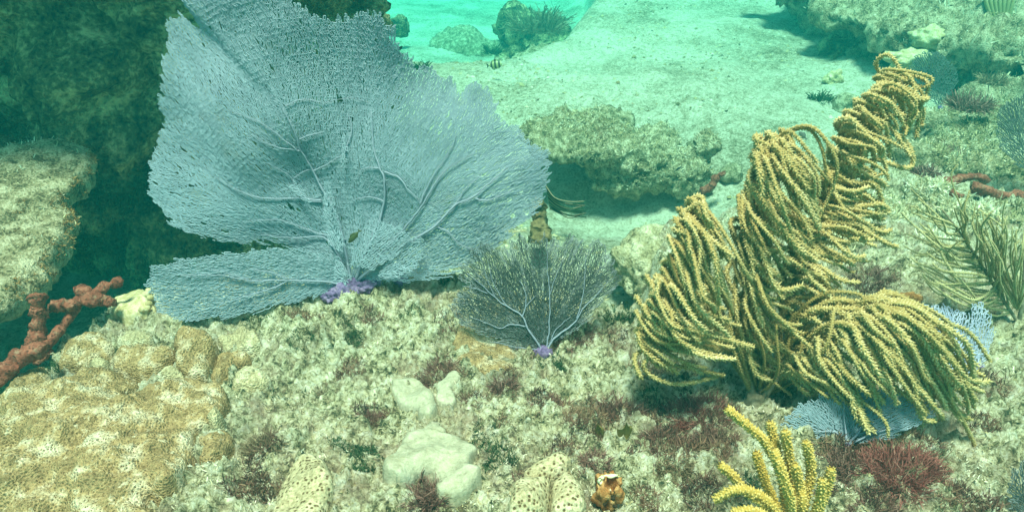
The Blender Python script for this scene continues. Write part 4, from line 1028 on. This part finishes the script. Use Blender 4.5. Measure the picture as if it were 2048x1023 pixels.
star = colony("broad brown star coral mound filling the lower left corner", [
    (C2([(-120, 700), (0, 605), (90, 552), (200, 512), (330, 502), (480, 512), (545, 545), (500, 600), (560, 590), (650, 545), (760, 540), (880, 570), (905, 640), (830, 685), (765, 740), (770, 830), (720, 890), (650, 965), (575, 1005), (560, 1100), (-160, 1100)]),
     0.040, 0.10, 'star_coral', dict(seed=21, lumps=0.016, lfreq=14, cells=0.009, cfreq=9, fine=0.004, res=0.0032)),
    (C2([(782, 762), (870, 728), (912, 750), (922, 792), (862, 842), (790, 852)]), 0.02, 0.03, 'star_coral', dict(seed=22, lumps=0.007, lfreq=30, fine=0.003, res=0.003)),
    (C2([(812, 692), (850, 652), (884, 682), (850, 714)]), 0.024, 0.02, 'star_cream', dict(seed=23, lumps=0.003, res=0.003)),
    (C2([(580, 900), (650, 862), (722, 882), (692, 942), (622, 992), (574, 962)]), 0.03, 0.03, 'star_coral', dict(seed=24, lumps=0.007, lfreq=30, fine=0.003, res=0.003))], name="star_coral")
colony("cluster of small cracked star coral lumps above the broad mound", [
    (C2([(240, 430), (330, 370), (420, 358), (455, 400), (420, 452), (330, 482), (240, 478)]), 0.028, 0.03, 'star_coral', dict(seed=31, lumps=0.0078, lfreq=30, fine=0.003, res=0.003)),
    (C2([(465, 392), (520, 358), (590, 362), (604, 392), (540, 412), (475, 415)]), 0.032, 0.02, 'star_cream', dict(seed=32, lumps=0.0052, lfreq=30, fine=0.003, res=0.003)),
    (C2([(430, 465), (480, 428), (560, 412), (650, 408), (702, 432), (655, 472), (590, 512), (540, 524), (475, 504)]), 0.030, 0.03, 'star_coral', dict(seed=33, lumps=0.0078, lfreq=30, fine=0.003, res=0.003)),
    (C2([(688, 372), (740, 343), (802, 348), (856, 390), (850, 442), (822, 512), (758, 524), (698, 482), (692, 430)]), 0.034, 0.03, 'star_coral', dict(seed=34, lumps=0.0091, lfreq=30, fine=0.003, res=0.003)),
    (C2([(850, 372), (930, 328), (992, 338), (1024, 380), (1002, 418), (930, 412), (878, 402)]), 0.0180, 0.025, 'star_cream', dict(seed=35, lumps=0.0078, lfreq=30, fine=0.003, res=0.003)),
    (C2([(856, 432), (900, 416), (972, 424), (974, 462), (902, 502), (840, 528), (832, 490)]), 0.0156, 0.025, 'star_coral', dict(seed=36, lumps=0.0065, lfreq=30, fine=0.003, res=0.003)),
    (C2([(918, 512), (980, 478), (1052, 502), (1054, 542), (992, 572), (918, 558)]), 0.0156, 0.025, 'star_cream', dict(seed=37, lumps=0.0065, lfreq=30, fine=0.003, res=0.003)),
    (C2([(355, 465), (390, 446), (428, 458), (430, 478), (392, 486), (358, 480)]), 0.0132, 0.015, 'star_cream', dict(seed=38, lumps=0.0026, lfreq=30, fine=0.003, res=0.0025)),
    (C2([(660, 480), (700, 486), (740, 528), (690, 532), (620, 520)]), 0.020, 0.02, 'star_cream', dict(seed=39, lumps=0.0039, lfreq=30, fine=0.003, res=0.0025))], name="star_coral")

# ------------------------------------------------------------------ sponges
def finger_sponge(name, label, paths, mat, cat="sponge", group=None, amp=0.18):
    base = paths[0][0][0]
    t = thing(name, label, cat, base, group)
    for k, (pts, r0, r1) in enumerate(paths):
        p = catmull(np.array(pts), 44); n = len(p)
        tt = np.linspace(0, 1, n)
        rad = (r0 * (1 - tt) + r1 * tt) * (1 + amp * np.sin(tt * 9 + k) * 0.6 + amp * 0.4 * np.sin(tt * 23 + 2 * k))
        rad[-3:] *= np.array([0.93, 0.78, 0.5])
        v, q, c = tube(p, rad * 0.85, 14)
        v = v + 0.28 * r0 * np.stack([fbm3(v, 60, 3, 5 + j) for j in range(3)], -1)
        mb = MB().add(v, q, c)
        link("finger", mb.mesh("finger", base), M[mat], t)
    return t
def G(px, py, up=0.0): return ground(px, py) + np.array([0, 0, up])
ys = 1.30
finger_sponge("rope_sponge", "reddish brown upright finger sponge with a round tip at left", [
    ([U(72, 720, 1.20), U(75, 680, 1.22), U(78, 640, 1.24), U(76, 612, 1.25)], 0.030, 0.015), ([U(76, 616, 1.25), U(75, 604, 1.25), U(72, 590, 1.26)], 0.012, 0.021)], 'red_sponge')
finger_sponge("rope_sponge", "reddish sponge finger lying at the left edge below the upright one", [
    ([U(-30, 770, 1.08), U(10, 740, 1.10), U(45, 715, 1.12), U(92, 693, 1.14)], 0.024, 0.016)], 'red_sponge')
finger_sponge("rope_sponge", "branching reddish rope sponge creeping towards the cream coral knobs", [
    ([U(92, 692, 1.21), U(112, 668, 1.24), U(128, 650, 1.27), U(140, 628, 1.30), U(152, 612, 1.33)], 0.012, 0.012),
    ([U(140, 612, 1.32), U(160, 604, 1.33), U(180, 598, 1.33), U(205, 596, 1.34)], 0.016, 0.018),
    ([U(150, 612, 1.30), U(120, 612, 1.29), U(95, 618, 1.28)], 0.017, 0.012),
    ([U(180, 598, 1.33), U(168, 582, 1.36), U(152, 582, 1.36)], 0.017, 0.015),
    ([U(180, 600, 1.33), U(215, 602, 1.34), U(232, 604, 1.34)], 0.016, 0.012),
    ([U(190, 590, 1.35), U(212, 570, 1.38), U(245, 562, 1.39)], 0.015, 0.011)], 'red_sponge')
finger_sponge("brown_sponge", "stubby brown sponge behind the big fan's lower right edge", [
    ([U(1078, 485, 1.95), U(1080, 455, 1.97), U(1078, 425, 2.0), U(1070, 405, 2.0)], 0.036, 0.024)], 'brown_sponge', amp=0.1)
finger_sponge("rope_sponge", "small pinkish sponge finger at the ledge's right foot", [
    ([U(1435, 352, 2.86), U(1420, 375, 2.85), U(1400, 385, 2.84)], 0.018, 0.022), ([U(1425, 360, 2.86), U(1440, 350, 2.87), U(1452, 345, 2.88)], 0.014, 0.01)], 'red_sponge')
finger_sponge("rope_sponge", "brown red sponge finger lying on the right rocks, the upper one", [
    ([U(1888, 366, 2.06), U(1915, 358, 2.08), U(1950, 354, 2.09), U(1978, 360, 2.09)], 0.016, 0.015)], 'red_sponge')
finger_sponge("rope_sponge", "brown red sponge finger lying on the right rocks, the lower longer one", [
    ([U(1945, 372, 2.02), U(1975, 382, 2.01), U(2010, 392, 2.0), U(2050, 390, 2.0)], 0.018, 0.018)], 'red_sponge')
finger_sponge("rope_sponge", "tiny red brown sponge stub between pale rocks at right", [
    ([U(1902, 384, 1.97), U(1912, 390, 1.96), U(1926, 396, 1.95)], 0.011, 0.011)], 'red_sponge')
# orange vase sponge
g = ground(1215, 1000)
so = thing("vase_sponge", "small orange vase sponge with an open mouth at the bottom", "sponge", g)
mb = MB(); v0, t0 = ICO[4]
vv = v0.copy(); s = 1 + 0.38 * fbm3(v0 + 4, 2.6, 4, 9)
vv = vv * s[:, None] * np.array([0.021, 0.022, 0.040]); top = vv[:, 2] > 0.024; vv[top, 2] = 0.024 - (vv[top, 2] - 0.024) * 2.2
mb.add(vv + g + np.array([0, 0, 0.022]), None, t0); link("body", mb.mesh("body", g), M['orange'], so)
a = np.linspace(0, 2 * math.pi, 30)
ring = np.stack([0.015 * np.cos(a) * (1 + 0.15 * np.sin(3 * a)), 0.014 * np.sin(a), 0.044 + 0.003 * np.sin(2 * a + 1)], -1) + g
ring = ring[3:17] + 0.003 * np.stack([fbm3(ring[3:17], 90, 2, 5 + j) for j in range(3)], -1); v, q, t = tube(ring, 0.0030 + 0.0012 * np.sin(6 * a[3:17]), 7, False); link("lip", MB().add(v, q).mesh("lip", g), M['white_lip'], so)
for (dx, dz, r) in [(0.004, 0.018, 0.0045), (-0.008, 0.004, 0.0035), (0.009, 0.0, 0.003)]:
    v, t = lump(g + np.array([dx, -0.020, dz + 0.01]), (r, r * 0.5, r), 0.3, 2, 5, 2); link("pore", MB().add(v, None, t).mesh("pore", g), M['hole'], so)
g = ground(1815, 603)
v, t = lump(g + np.array([0, 0, 0.008]), (0.032, 0.02, 0.012), 0.4, 2.6, 12)
tag(link("encrusting_sponge", MB().add(v, None, t).mesh("encrusting_sponge", g), M['orange'], loc=g), "small orange encrusting sponge above the pale blue fans", "sponge")
g = ground(1225, 868)
# cream coral knobs near the lobe of the big fan
cb = ground(262, 612)
ck = thing("knob_coral", "cream coral crust with a rim of small round knobs at the lower left fan lobe", "coral", cb)
V, Q, org = pillow_mesh([(205, 640), (228, 618), (262, 602), (296, 598), (310, 612), (302, 632), (258, 646)], 0.020, 0.03, seed=71, lumps=0.004, res=0.003)
link("crust", mesh_np("crust", V - cb, Q), M['cream'], ck)
v0, t0 = ICO[2]
for k, (px, py) in enumerate([(204, 592), (214, 586), (226, 582), (236, 578), (248, 577), (260, 572), (268, 567), (276, 562), (286, 558), (294, 556), (300, 566), (302, 576), (306, 590), (303, 602), (298, 612), (290, 614), (284, 604), (288, 590), (220, 592), (238, 588), (272, 574), (296, 584)]):
    p = ground(px, py + 22) + np.array([0, 0, 0.024]); r = random.uniform(0.0065, 0.0095)
    link("knob", MB().add(v0 * r * np.array([1.2, 1, 0.95]) + p, None, t0).mesh("knob", cb), M['cream'], ck)

# pale corals on the far slab
for k, (px, py, y, r, lab) in enumerate([
        (1905, 28, 4.35, (0.20, 0.09, 0.06), "long cream coral mound on the slab near the top edge"),
        (1928, 60, 4.0, (0.13, 0.10, 0.05), "round cream coral mound in front of the long one"),
        (1858, 75, 3.9, (0.085, 0.07, 0.055), "small bright cream coral knob on the slab"),
        (1815, 118, 3.6, (0.10, 0.07, 0.05), "pale coral mound left of the hazy sea fan"),
        (1690, 20, 4.7, (0.10, 0.08, 0.05), "tan coral lump on the slab's left shoulder"),
        (1668, 160, 4.0, (0.05, 0.04, 0.05), "small yellow coral at the slab's shaded foot")]):
    p = U(px, py, y); org = p - np.array([0, 0, r[2]])
    v, t = lump(p, r, 0.35, 2.3, 80 + k)
    tag(link("mound_coral", MB().add(v, None, t).mesh("mound_coral", org), M['cream'], loc=org), lab, "coral")

# ------------------------------------------------------------------ algae
def tuft_mesh(p, rad, hgt, n, seed, lean=(0, 0, 0), seg=3, w=0.0011, curl=0.6, tone=0.5):
    r_ = np.random.default_rng(seed)
    a = r_.uniform(0, 2 * math.pi, n); rr = rad * np.sqrt(r_.random(n)) * 0.75
    b = np.stack([np.cos(a) * rr, np.sin(a) * rr * 0.8, np.zeros(n)], -1) + p
    zz = H(b[:, 0], b[:, 1]) if abs(Hs(p) - p[2]) < 0.05 else np.full(n, p[2])
    b[:, 2] = np.where(np.abs(zz - p[2]) < 0.06, zz, p[2]) - 0.003
    clump = np.stack([vn2(b[:, 0] / 0.02, b[:, 1] / 0.02, seed), vn2(b[:, 0] / 0.02, b[:, 1] / 0.02, seed + 1), np.zeros(n)], -1)
    d = np.stack([np.cos(a) * 0.55, np.sin(a) * 0.55, np.full(n, 0.8)], -1) + r_.normal(0, 0.35, (n, 3)) + 0.5 * clump + np.array(lean)
    d[:, 2] = np.abs(d[:, 2]) * 0.9 + 0.1
    d /= np.linalg.norm(d, axis=1)[:, None]
    L = hgt * r_.uniform(0.35, 1.0, n) * (1.0 - 0.35 * rr / rad)
    pts = [b]; dd = d
    for s in range(seg):
        dd = dd + r_.normal(0, curl * 0.5, (n, 3)) + np.array([0, 0, -0.10 * s]); dd /= np.linalg.norm(dd, axis=1)[:, None]
        pts.append(pts[-1] + dd * (L / seg)[:, None])
    side = np.cross(d, r_.normal(0, 1, (n, 3))); side /= np.linalg.norm(side, axis=1)[:, None]
    V = np.empty((n, seg + 1, 2, 3))
    for s in range(seg + 1):
        ww = w * (1.0 - 0.55 * s / seg) * r_.uniform(0.7, 1.4, n)
        V[:, s, 0] = pts[s] - side * ww[:, None]; V[:, s, 1] = pts[s] + side * ww[:, None]
    i = np.arange(n)[:, None, None] * (seg + 1) * 2 + np.arange(seg)[None, :, None] * 2
    Q = (i + np.array([[[0, 1, 3, 2]]])).reshape(-1, 4)
    tn = np.clip(tone + r_.normal(0, 0.22, n), 0, 1)
    return MB().add(V.reshape(-1, 3), Q, None, np.repeat(tn, (seg + 1) * 2))
TU = [  # px, py, radius px, height px, count, material, label
    (880, 752, 42, 34, 420, 'red_alga', "red brown alga tuft directly above the small smooth corals"),
    (1008, 778, 24, 34, 260, 'red_alga', "red brown alga tuft right of the forked pale coral"),
    (748, 838, 30, 20, 180, 'red_alga', "faint reddish alga patch left of the small smooth corals"),
    (858, 1000, 34, 52, 420, 'red_alga', "feathery red alga tuft growing in the large smooth coral's notch"),
    (1150, 672, 52, 34, 460, 'red_alga', "red brown alga patch right of the small fan's foot"),
    (1055, 700, 26, 26, 240, 'red_alga', "dark red alga tuft left of the small fan's foot"),
    (1095, 812, 30, 28, 260, 'red_alga', "reddish alga tuft below the small fan, the left of two"),
    (1245, 825, 40, 40, 420, 'red_alga', "bushy reddish alga tuft below the small fan, the right of two"),
    (1170, 840, 36, 24, 260, 'brown_alga', "greyish alga tuft between the two reddish ones below the fan"),
    (1085, 935, 40, 22, 260, 'brown_alga', "brown alga fringe above the pored two lobed coral"),
    (1190, 925, 30, 30, 240, 'red_alga', "reddish alga tuft above left of the orange sponge"),
    (1325, 885, 45, 32, 420, 'red_alga', "reddish alga tuft left of the plume's foot"),
    (1390, 835, 62, 50, 700, 'crimson_alga', "dense dark red alga bush at the sea plume's foot"),
    (1430, 885, 45, 36, 420, 'red_alga', "dark red alga tuft above the sea rod's left finger"),
    (1350, 930, 40, 26, 260, 'brown_alga', "brown alga tuft left of the sea rod"),
    (1795, 950, 72, 62, 1300, 'crimson_alga', "big bushy crimson alga under the plume's drooping tips"),
    (1700, 935, 52, 40, 560, 'red_alga', "dark red alga right of the sea rod fingers"),
    (1745, 1015, 60, 34, 420, 'red_alga', "red alga patch on the bottom edge below the crimson bush"),
    (1930, 1010, 50, 28, 320, 'brown_alga', "brown alga tuft near the lower right corner"),
    (535, 890, 40, 36, 420, 'brown_alga', "brown alga clump right of the star coral mound"),
    (520, 960, 36, 22, 240, 'brown_alga', "low brown alga patch below the brown clump"),
    (1740, 560, 40, 34, 320, 'red_alga', "dull red alga between the sea plume and the pale rock"),
    (1735, 470, 30, 20, 200, 'red_alga', "small red alga under the plume's middle fronds"),
    (1235, 628, 40, 22, 320, 'green_alga', "dark green alga strip at the sand's edge right of the small fan"),
    (885, 556, 36, 20, 300, 'green_alga', "dark green alga strip between the two sea fans"),
    (770, 566, 34, 20, 260, 'brown_alga', "dark alga tuft between the purple holdfasts"),
    (1100, 730, 34, 18, 260, 'green_alga', "dark green alga below the small fan's foot"),
    (740, 925, 40, 18, 220, 'green_alga', "dark green alga left of the large smooth coral"),
    (1000, 920, 36, 22, 260, 'green_alga', "dark green alga right of the large smooth coral"),
    (470, 700, 30, 16, 160, 'green_alga', "small dark green alga beside the cracked coral cluster"),
    (690, 680, 34, 16, 200, 'green_alga', "thin dark green alga on the pale reef below the holdfast"),
    (650, 780, 34, 14, 180, 'brown_alga', "thin brown alga on the open pale reef"),
    (120, 730, 34, 24, 220, 'green_alga', "green alga beside the reddish sponge fingers"),
    (590, 985, 30, 18, 180, 'brown_alga', "brown alga at the foot of the bottom tan coral mound"),
]
for k, (px, py, rp, hp, n, mt, lab) in enumerate(TU):
    g = ground(px, py); s = pxm(g[1], py)
    me = tuft_mesh(g, rp * s * 1.2, hp * s * 1.2, int(n * 2.4), 400 + k, w=0.0008).mesh("alga_tuft", g, True)
    tag(link("alga_tuft", me, M[mt], loc=g), lab, "alga", "alga tufts on the reef")
for k, (px, py, y, rp, hp, n, mt, lab) in enumerate([
        (1940, 215, 2.75, 46, 40, 460, 'red_alga', "brownish red alga bush on the shaded rocks at right"),
        (1900, 290, 2.5, 40, 30, 320, 'red_alga', "dull red alga on shaded rock beside the tallest plume"),
        (1985, 165, 3.2, 34, 28, 260, 'brown_alga', "brown alga clump on the slab near the right edge"),
        (1850, 345, 2.15, 34, 22, 240, 'red_alga', "purplish alga right of the plume's loop"),
        (1075, 60, 6.9, 60, 60, 420, 'brown_alga', "hazy bushy growth on the far boulder"),
        (985, 95, 5.4, 22, 26, 120, 'green_alga', "sparse dark sprigs on the far sand slope"),
        (845, 128, 4.2, 16, 20, 90, 'green_alga', "dark sprigs on sand at the big fan's right top edge"),
        (1640, 190, 3.8, 26, 26, 140, 'green_alga', "dark sprigs on the sand left of the slab's foot"),
        (1525, 315, 2.75, 22, 18, 120, 'red_alga', "red alga speck at the sand's edge by the plume")]):
    g = ground(px, py + hp * 0.4) if mt == 'green_alga' else U(px, py, y); s = pxm(g[1], py)
    me = tuft_mesh(g, rp * s, hp * s * 1.2, n, 500 + k, w=0.0009 * g[1]).mesh("alga_tuft", g, True)
    tag(link("alga_tuft", me, M[mt], loc=g), lab, "alga", "alga tufts farther away")
# stringy gorgonian in the hollow by the ledge
g = U(1125, 425, 2.45); mb = MB()
sg = thing("stringy_gorgonian", "limp stringy dark gorgonian in the hollow by the ledge", "soft coral", g)
for k in range(16):
    a = k / 15
    pts = [U(1092 + 8 * a, 372 + 45 * a, 2.5), U(1110 + 10 * a, 395 + 32 * a, 2.46), U(1140, 405 + 30 * a + random.uniform(-4, 4), 2.44), U(1168 + random.uniform(-8, 6), 402 + 32 * a + random.uniform(-5, 5), 2.46)]
    v, q, t = tube(catmull(np.array(pts), 16), 0.0020, 5); link("strand", MB().add(v, q, t, random.random()).mesh("strand", g), M['green_alga' if k % 3 else 'brown_alga'], sg)
# upright gorgonian on the slab, top right
g = U(2000, 70, 3.9)
sg = thing("sea_whip", "grey green upright sea whip on the slab in the top right", "soft coral", g)
for k in range(7):
    pts = [U(2000, 70, 3.9), U(1996 + 5 * k - 12, 40, 3.9), U(1994 + 9 * k - 22, 5, 3.9), U(1994 + 11 * k - 26, -30, 3.92)]
    v, q, t = tube(catmull(np.array(pts), 14), np.linspace(0.012, 0.008, 14), 7); link("stalk", MB().add(v, q, t, 0.3).mesh("stalk", g), M['plume_green'], sg)
# brown leafy alga
for k, (px, py, a, lab) in enumerate([(1245, 872, 0.4, "broad olive leaf alga below the right reddish tuft"), (1200, 872, -0.5, "narrow olive leaf alga left of the broad one")]):
    g = ground(px, py)
    n, m = 10, 6; V = []
    for i in range(n):
        t = i / (n - 1); wd = 0.013 * (1 if k == 0 else 0.6) * math.sin(math.pi * (0.12 + 0.8 * t)) ** 0.7
        for j in range(m):
            s = j / (m - 1) * 2 - 1
            V.append((wd * s + 0.012 * a * t, -0.008 * t + 0.004 * math.sin(5 * s + 3 * t), 0.034 * t + 0.004 * math.cos(7 * t + 3 * s)))
    Q = [(i * m + j, i * m + j + 1, (i + 1) * m + j + 1, (i + 1) * m + j) for i in range(n - 1) for j in range(m - 1)]
    me = MB().add(np.array(V) + g, Q, None, 0.5).mesh("leaf_alga", g)
    tag(link("leaf_alga", me, M['leaf_alga'], loc=g), lab, "alga")

def on_coral(x, y, margin=0.0):
    m = np.zeros(x.shape, bool)
    for c in CORAL_AREAS:
        lo, hi = c.min(0), c.max(0); b = (x > lo[0]) & (x < hi[0]) & (y > lo[1]) & (y < hi[1])
        if b.any():
            t = np.zeros(b.sum(), bool); t |= poly_sdf(x[b], y[b], c) > margin; m[b] |= t
    return m
# turf: short crinkled algae all over the reef, uncountable
n = 140000
r_ = np.random.default_rng(77)
yy = 0.55 + (2.35 - 0.55) * r_.random(n) ** 1.5
xx = (r_.random(n) * 2 - 1) * (0.14 + yy * 0.80)
den = fbm2(xx, yy, 9, 3, 91)
k = (den > -0.45 + 0.4 * r_.random(n)) & (poly_sdf(xx, yy, REEF_POLY) > -0.03) & ~on_coral(xx, yy, 0.002)
xx, yy = xx[k], yy[k]; n = len(xx)
zz = z_reef(xx, yy, True)
p = np.stack([xx, yy, zz - 0.001], -1)
a = r_.uniform(0, 2 * math.pi, n)
t = np.stack([np.cos(a), np.sin(a), r_.normal(0, 0.3, n)], -1)
up = np.stack([r_.normal(0, 0.55, n), r_.normal(-0.15, 0.55, n), np.full(n, 0.8)], -1)
h = (0.0022 + 0.0036 * r_.random(n) ** 2)[:, None]; w = (0.0005 + 0.0008 * r_.random(n))[:, None]
V = np.empty((n, 6, 3))
m1 = p + up * h * 0.55; m2 = m1 + (up + r_.normal(0, 0.6, (n, 3))) * h * 0.55
V[:, 0] = p - t * w * 0.6; V[:, 1] = p + t * w * 0.6; V[:, 2] = m1 - t * w; V[:, 3] = m1 + t * w; V[:, 4] = m2 - t * w * 0.5; V[:, 5] = m2 + t * w * 0.5
i = np.arange(n)[:, None] * 6
Q = np.concatenate([i + np.array([[0, 1, 3, 2]]), i + np.array([[2, 3, 5, 4]])])
tn = np.clip(0.60 + 0.55 * fbm2(xx, yy, 18, 3, 55) + 0.45 * vn2(xx * 75, yy * 75, 56) + r_.normal(0, 0.2, n), 0, 1)
mb = MB().add(V.reshape(-1, 3), Q, None, np.repeat(tn, 6))
tag(link("algae_turf", mb.mesh("algae_turf"), M['turf']), "short crinkled cream and olive algae turf on the reef", None, kind="stuff")

# low red brown and dark green algae in patches, uncountable
def alga_patches(name, label, spots, n0, lo, hi, mat, seed):
    r_ = np.random.default_rng(seed); P = []
    for px, py, rp in spots:
        g = ground(px, py); rad = rp * pxm(g[1], py)
        m = int(n0 * (rp / 50.0) ** 2)
        a = r_.uniform(0, 6.283, m); q = rad * np.sqrt(r_.random(m))
        x, y = g[0] + q * np.cos(a) * 1.15, g[1] + q * np.sin(a) * 1.1
        k = fbm2(x, y, 22, 3, seed + 2) > -0.15 + 0.9 * (q / rad) ** 2 - 0.35 * r_.random(m)
        k &= ~on_coral(x, y, 0.004)
        P.append(np.stack([x[k], y[k]], -1))
    P = np.concatenate(P); n = len(P)
    z = z_reef(P[:, 0], P[:, 1], True)
    p = np.column_stack([P, z - 0.001]); nr = np.column_stack([r_.normal(0, 0.3, (n, 2)), np.ones(n)])
    tn = np.clip(0.45 + 0.35 * fbm2(P[:, 0], P[:, 1], 30, 2, seed + 4) + r_.normal(0, 0.2, n), 0, 1)
    mb = blades(p, nr, r_.uniform(lo, hi, n), r_.uniform(0.0004, 0.0010, n), r_, tn)
    tag(link(name, mb.mesh(name), M[mat]), label, None, kind="stuff")
alga_patches("low_algae", "patchy low red brown algae over the reef rock",
             [(1380, 850, 90), (1300, 830, 60), (1240, 830, 50), (1180, 860, 60), (1330, 920, 80), (1430, 930, 60), (1420, 1000, 60), (1720, 960, 90), (1810, 930, 90), (1780, 1010, 70), (1690, 900, 50), (1930, 1010, 60),
              (1090, 800, 45), (1000, 775, 40), (880, 750, 50), (1140, 670, 55), (1100, 900, 55), (1180, 940, 45), (1030, 960, 40), (850, 990, 35), (750, 830, 40), (540, 900, 60), (510, 970, 50), (740, 640, 35), (600, 640, 40), (640, 860, 35),
              (1290, 980, 50), (1010, 850, 40), (960, 800, 35), (900, 650, 40), (1290, 740, 35), (1240, 690, 30), (700, 740, 30), (1740, 560, 50), (1760, 470, 40), (1990, 780, 35), (1960, 850, 30)], 1500, 0.004, 0.012, 'low_alga', 610)
alga_patches("low_green_algae", "patchy low dark green algae over the reef rock",
             [(610, 690, 40), (650, 690, 35), (690, 650, 30), (730, 925, 45), (1000, 915, 45), (1095, 735, 40), (690, 900, 35), (1200, 890, 40), (480, 760, 30), (620, 780, 28), (1240, 625, 35), (880, 552, 35), (960, 870, 30), (1310, 790, 30), (560, 800, 28), (800, 700, 26), (1480, 960, 40), (820, 620, 28), (520, 650, 30)],
             1400, 0.003, 0.008, 'green_alga', 630)

# coral sand rubble, uncountable
n = 22000
r_ = np.random.default_rng(79)
yy = 1.75 + 6.5 * r_.random(n) ** 1.6
xx = -0.9 + r_.random(n) * (1.9 + yy * 0.55)
k = (fbm2(xx, yy, 2.2, 3, 95) > -0.5 + 0.8 * r_.random(n)) & (z_reef(xx, yy) < z_sand(xx, yy))
xx, yy = xx[k], yy[k]; n = len(xx)
v0 = np.array([(1, 0, 0), (-1, 0, 0), (0, 1, 0), (0, -1, 0), (0, 0, 1), (0, 0, -1)], float)
t0 = np.array([(0, 2, 4), (2, 1, 4), (1, 3, 4), (3, 0, 4)])
sz = (0.003 + 0.008 * r_.random(n) ** 3 + 0.014 * r_.random(n) ** 40)[:, None, None] * (0.7 + 0.6 * r_.random((n, 1, 3)))
a = r_.uniform(0, 6.28, n); ca, sa = np.cos(a)[:, None], np.sin(a)[:, None]
V = v0[None] * sz + r_.normal(0, 0.0012, (n, 6, 3))
V = np.stack([V[..., 0] * ca - V[..., 1] * sa, V[..., 0] * sa + V[..., 1] * ca, V[..., 2] * 0.7], -1)
V = V + np.stack([xx, yy, z_sand(xx, yy) + 0.011 * fbm2(xx, yy, 16, 3, 40)], -1)[:, None]
T = (np.arange(n)[:, None, None] * 6 + t0[None]).reshape(-1, 3)
mb = MB().add(V.reshape(-1, 3), None, T, np.repeat(np.clip(r_.normal(0.42, 0.3, n), 0, 1), 6))
tag(link("sand_rubble", mb.mesh("sand_rubble", None, False), M['turf']), "coarse shell and coral grains strewn over the sand", None, kind="stuff")

# ------------------------------------------------------------------ fish
def fish_mat(name, c1, c2, bands=0):
    m, nt, bs, out = new_mat(name); c = coords(nt)
    if bands:
        w = nd(nt, "ShaderNodeTexWave"); w.inputs["Scale"].default_value = bands; w.inputs["Distortion"].default_value = 0.5
        nt.links.new(c, w.inputs["Vector"]); f = w.outputs[1]
    else: f = noise(nt, c, 60, 3, 0.5)
    nt.links.new(ramp(nt, f, [(0.35, c1), (0.65, c2)]), bs.inputs["Base Color"]); bs.inputs["Roughness"].default_value = 0.5
    return m
FM = {'band': fish_mat("banded_fish", (0.05, 0.06, 0.04), (0.50, 0.50, 0.24), 14), 'dark': fish_mat("dark_fish", (0.012, 0.02, 0.022), (0.03, 0.045, 0.05)),
      'olive': fish_mat("olive_fish", (0.05, 0.06, 0.02), (0.10, 0.11, 0.04)), 'grey': fish_mat("grey_fish", (0.14, 0.13, 0.11), (0.22, 0.2, 0.17))}
def fish(label, p, length, depth, yaw, tilt, mat):
    t = thing("fish", label, "fish", p)
    t.rotation_euler = (0, math.radians(tilt), math.radians(yaw))
    n, m = 15, 10; V = []
    for i in range(n):
        s = i / (n - 1); x = (s - 0.5) * length
        hh = depth * 0.5 * (math.sin(math.pi * min(1, s * 0.93 + 0.04)) ** 0.75) * (1 - 0.25 * s) + 0.0006
        for j in range(m):
            a = 2 * math.pi * j / m; V.append((x, hh * 0.42 * math.cos(a), hh * math.sin(a)))
    Q = [(i * m + j, i * m + (j + 1) % m, (i + 1) * m + (j + 1) % m, (i + 1) * m + j) for i in range(n - 1) for j in range(m)]
    link("body", mesh_np("body", V, Q), FM[mat], t)
    def fin(name, pts, th=0.0012):
        pts = np.array(pts); k = len(pts)
        v = np.vstack([pts + [0, th, 0], pts - [0, th, 0]])
        tr = [(0, i, i + 1) for i in range(1, k - 1)] + [(k, k + i + 1, k + i) for i in range(1, k - 1)]
        q = [(i, (i + 1) % k, k + (i + 1) % k, k + i) for i in range(k)]
        link(name, mesh_np(name, v, q, tr, False), FM[mat], t)
    L, D = length, depth
    fin("tail_fin", [(0.46 * L, 0, 0), (0.72 * L, 0, 0.34 * D), (0.64 * L, 0, 0), (0.72 * L, 0, -0.34 * D)])
    fin("dorsal_fin", [(-0.2 * L, 0, 0.40 * D), (-0.05 * L, 0, 0.68 * D), (0.25 * L, 0, 0.52 * D), (0.34 * L, 0, 0.22 * D), (0.1 * L, 0, 0.3 * D)])
    fin("anal_fin", [(0.05 * L, 0, -0.36 * D), (0.2 * L, 0, -0.58 * D), (0.36 * L, 0, -0.2 * D), (0.2 * L, 0, -0.2 * D)])
    for s in (-1, 1):
        v, tt = ICO[1]; link("eye", mesh_np("eye", v * 0.045 * L * 0.6 + np.array([-0.36 * L, s * 0.085 * D, 0.06 * D]), None, tt), FM['dark'], t)
fish("yellowish banded fish just above the sand crest", U(991, 130, 4.1), 0.075, 0.05, 172, 8, 'band')
fish("tiny dark fish at the big fan's upper right edge", U(800, 97, 3.4), 0.035, 0.014, 160, 40, 'dark')
fish("tiny dark slender fish in front of the ledge's right end", U(1357, 337, 2.8), 0.030, 0.008, 180, 40, 'dark')
fish("small grey fish above the middle plume branch", U(1605, 270, 2.4), 0.038, 0.016, 10, 40, 'grey')
p = pl.pos(np.array([pl.uv(716, 463)]), np.array([0.045]))[0]
fish("slender dark olive fish hovering before the big fan's centre", p, 0.034, 0.013, 5, -48, 'olive')
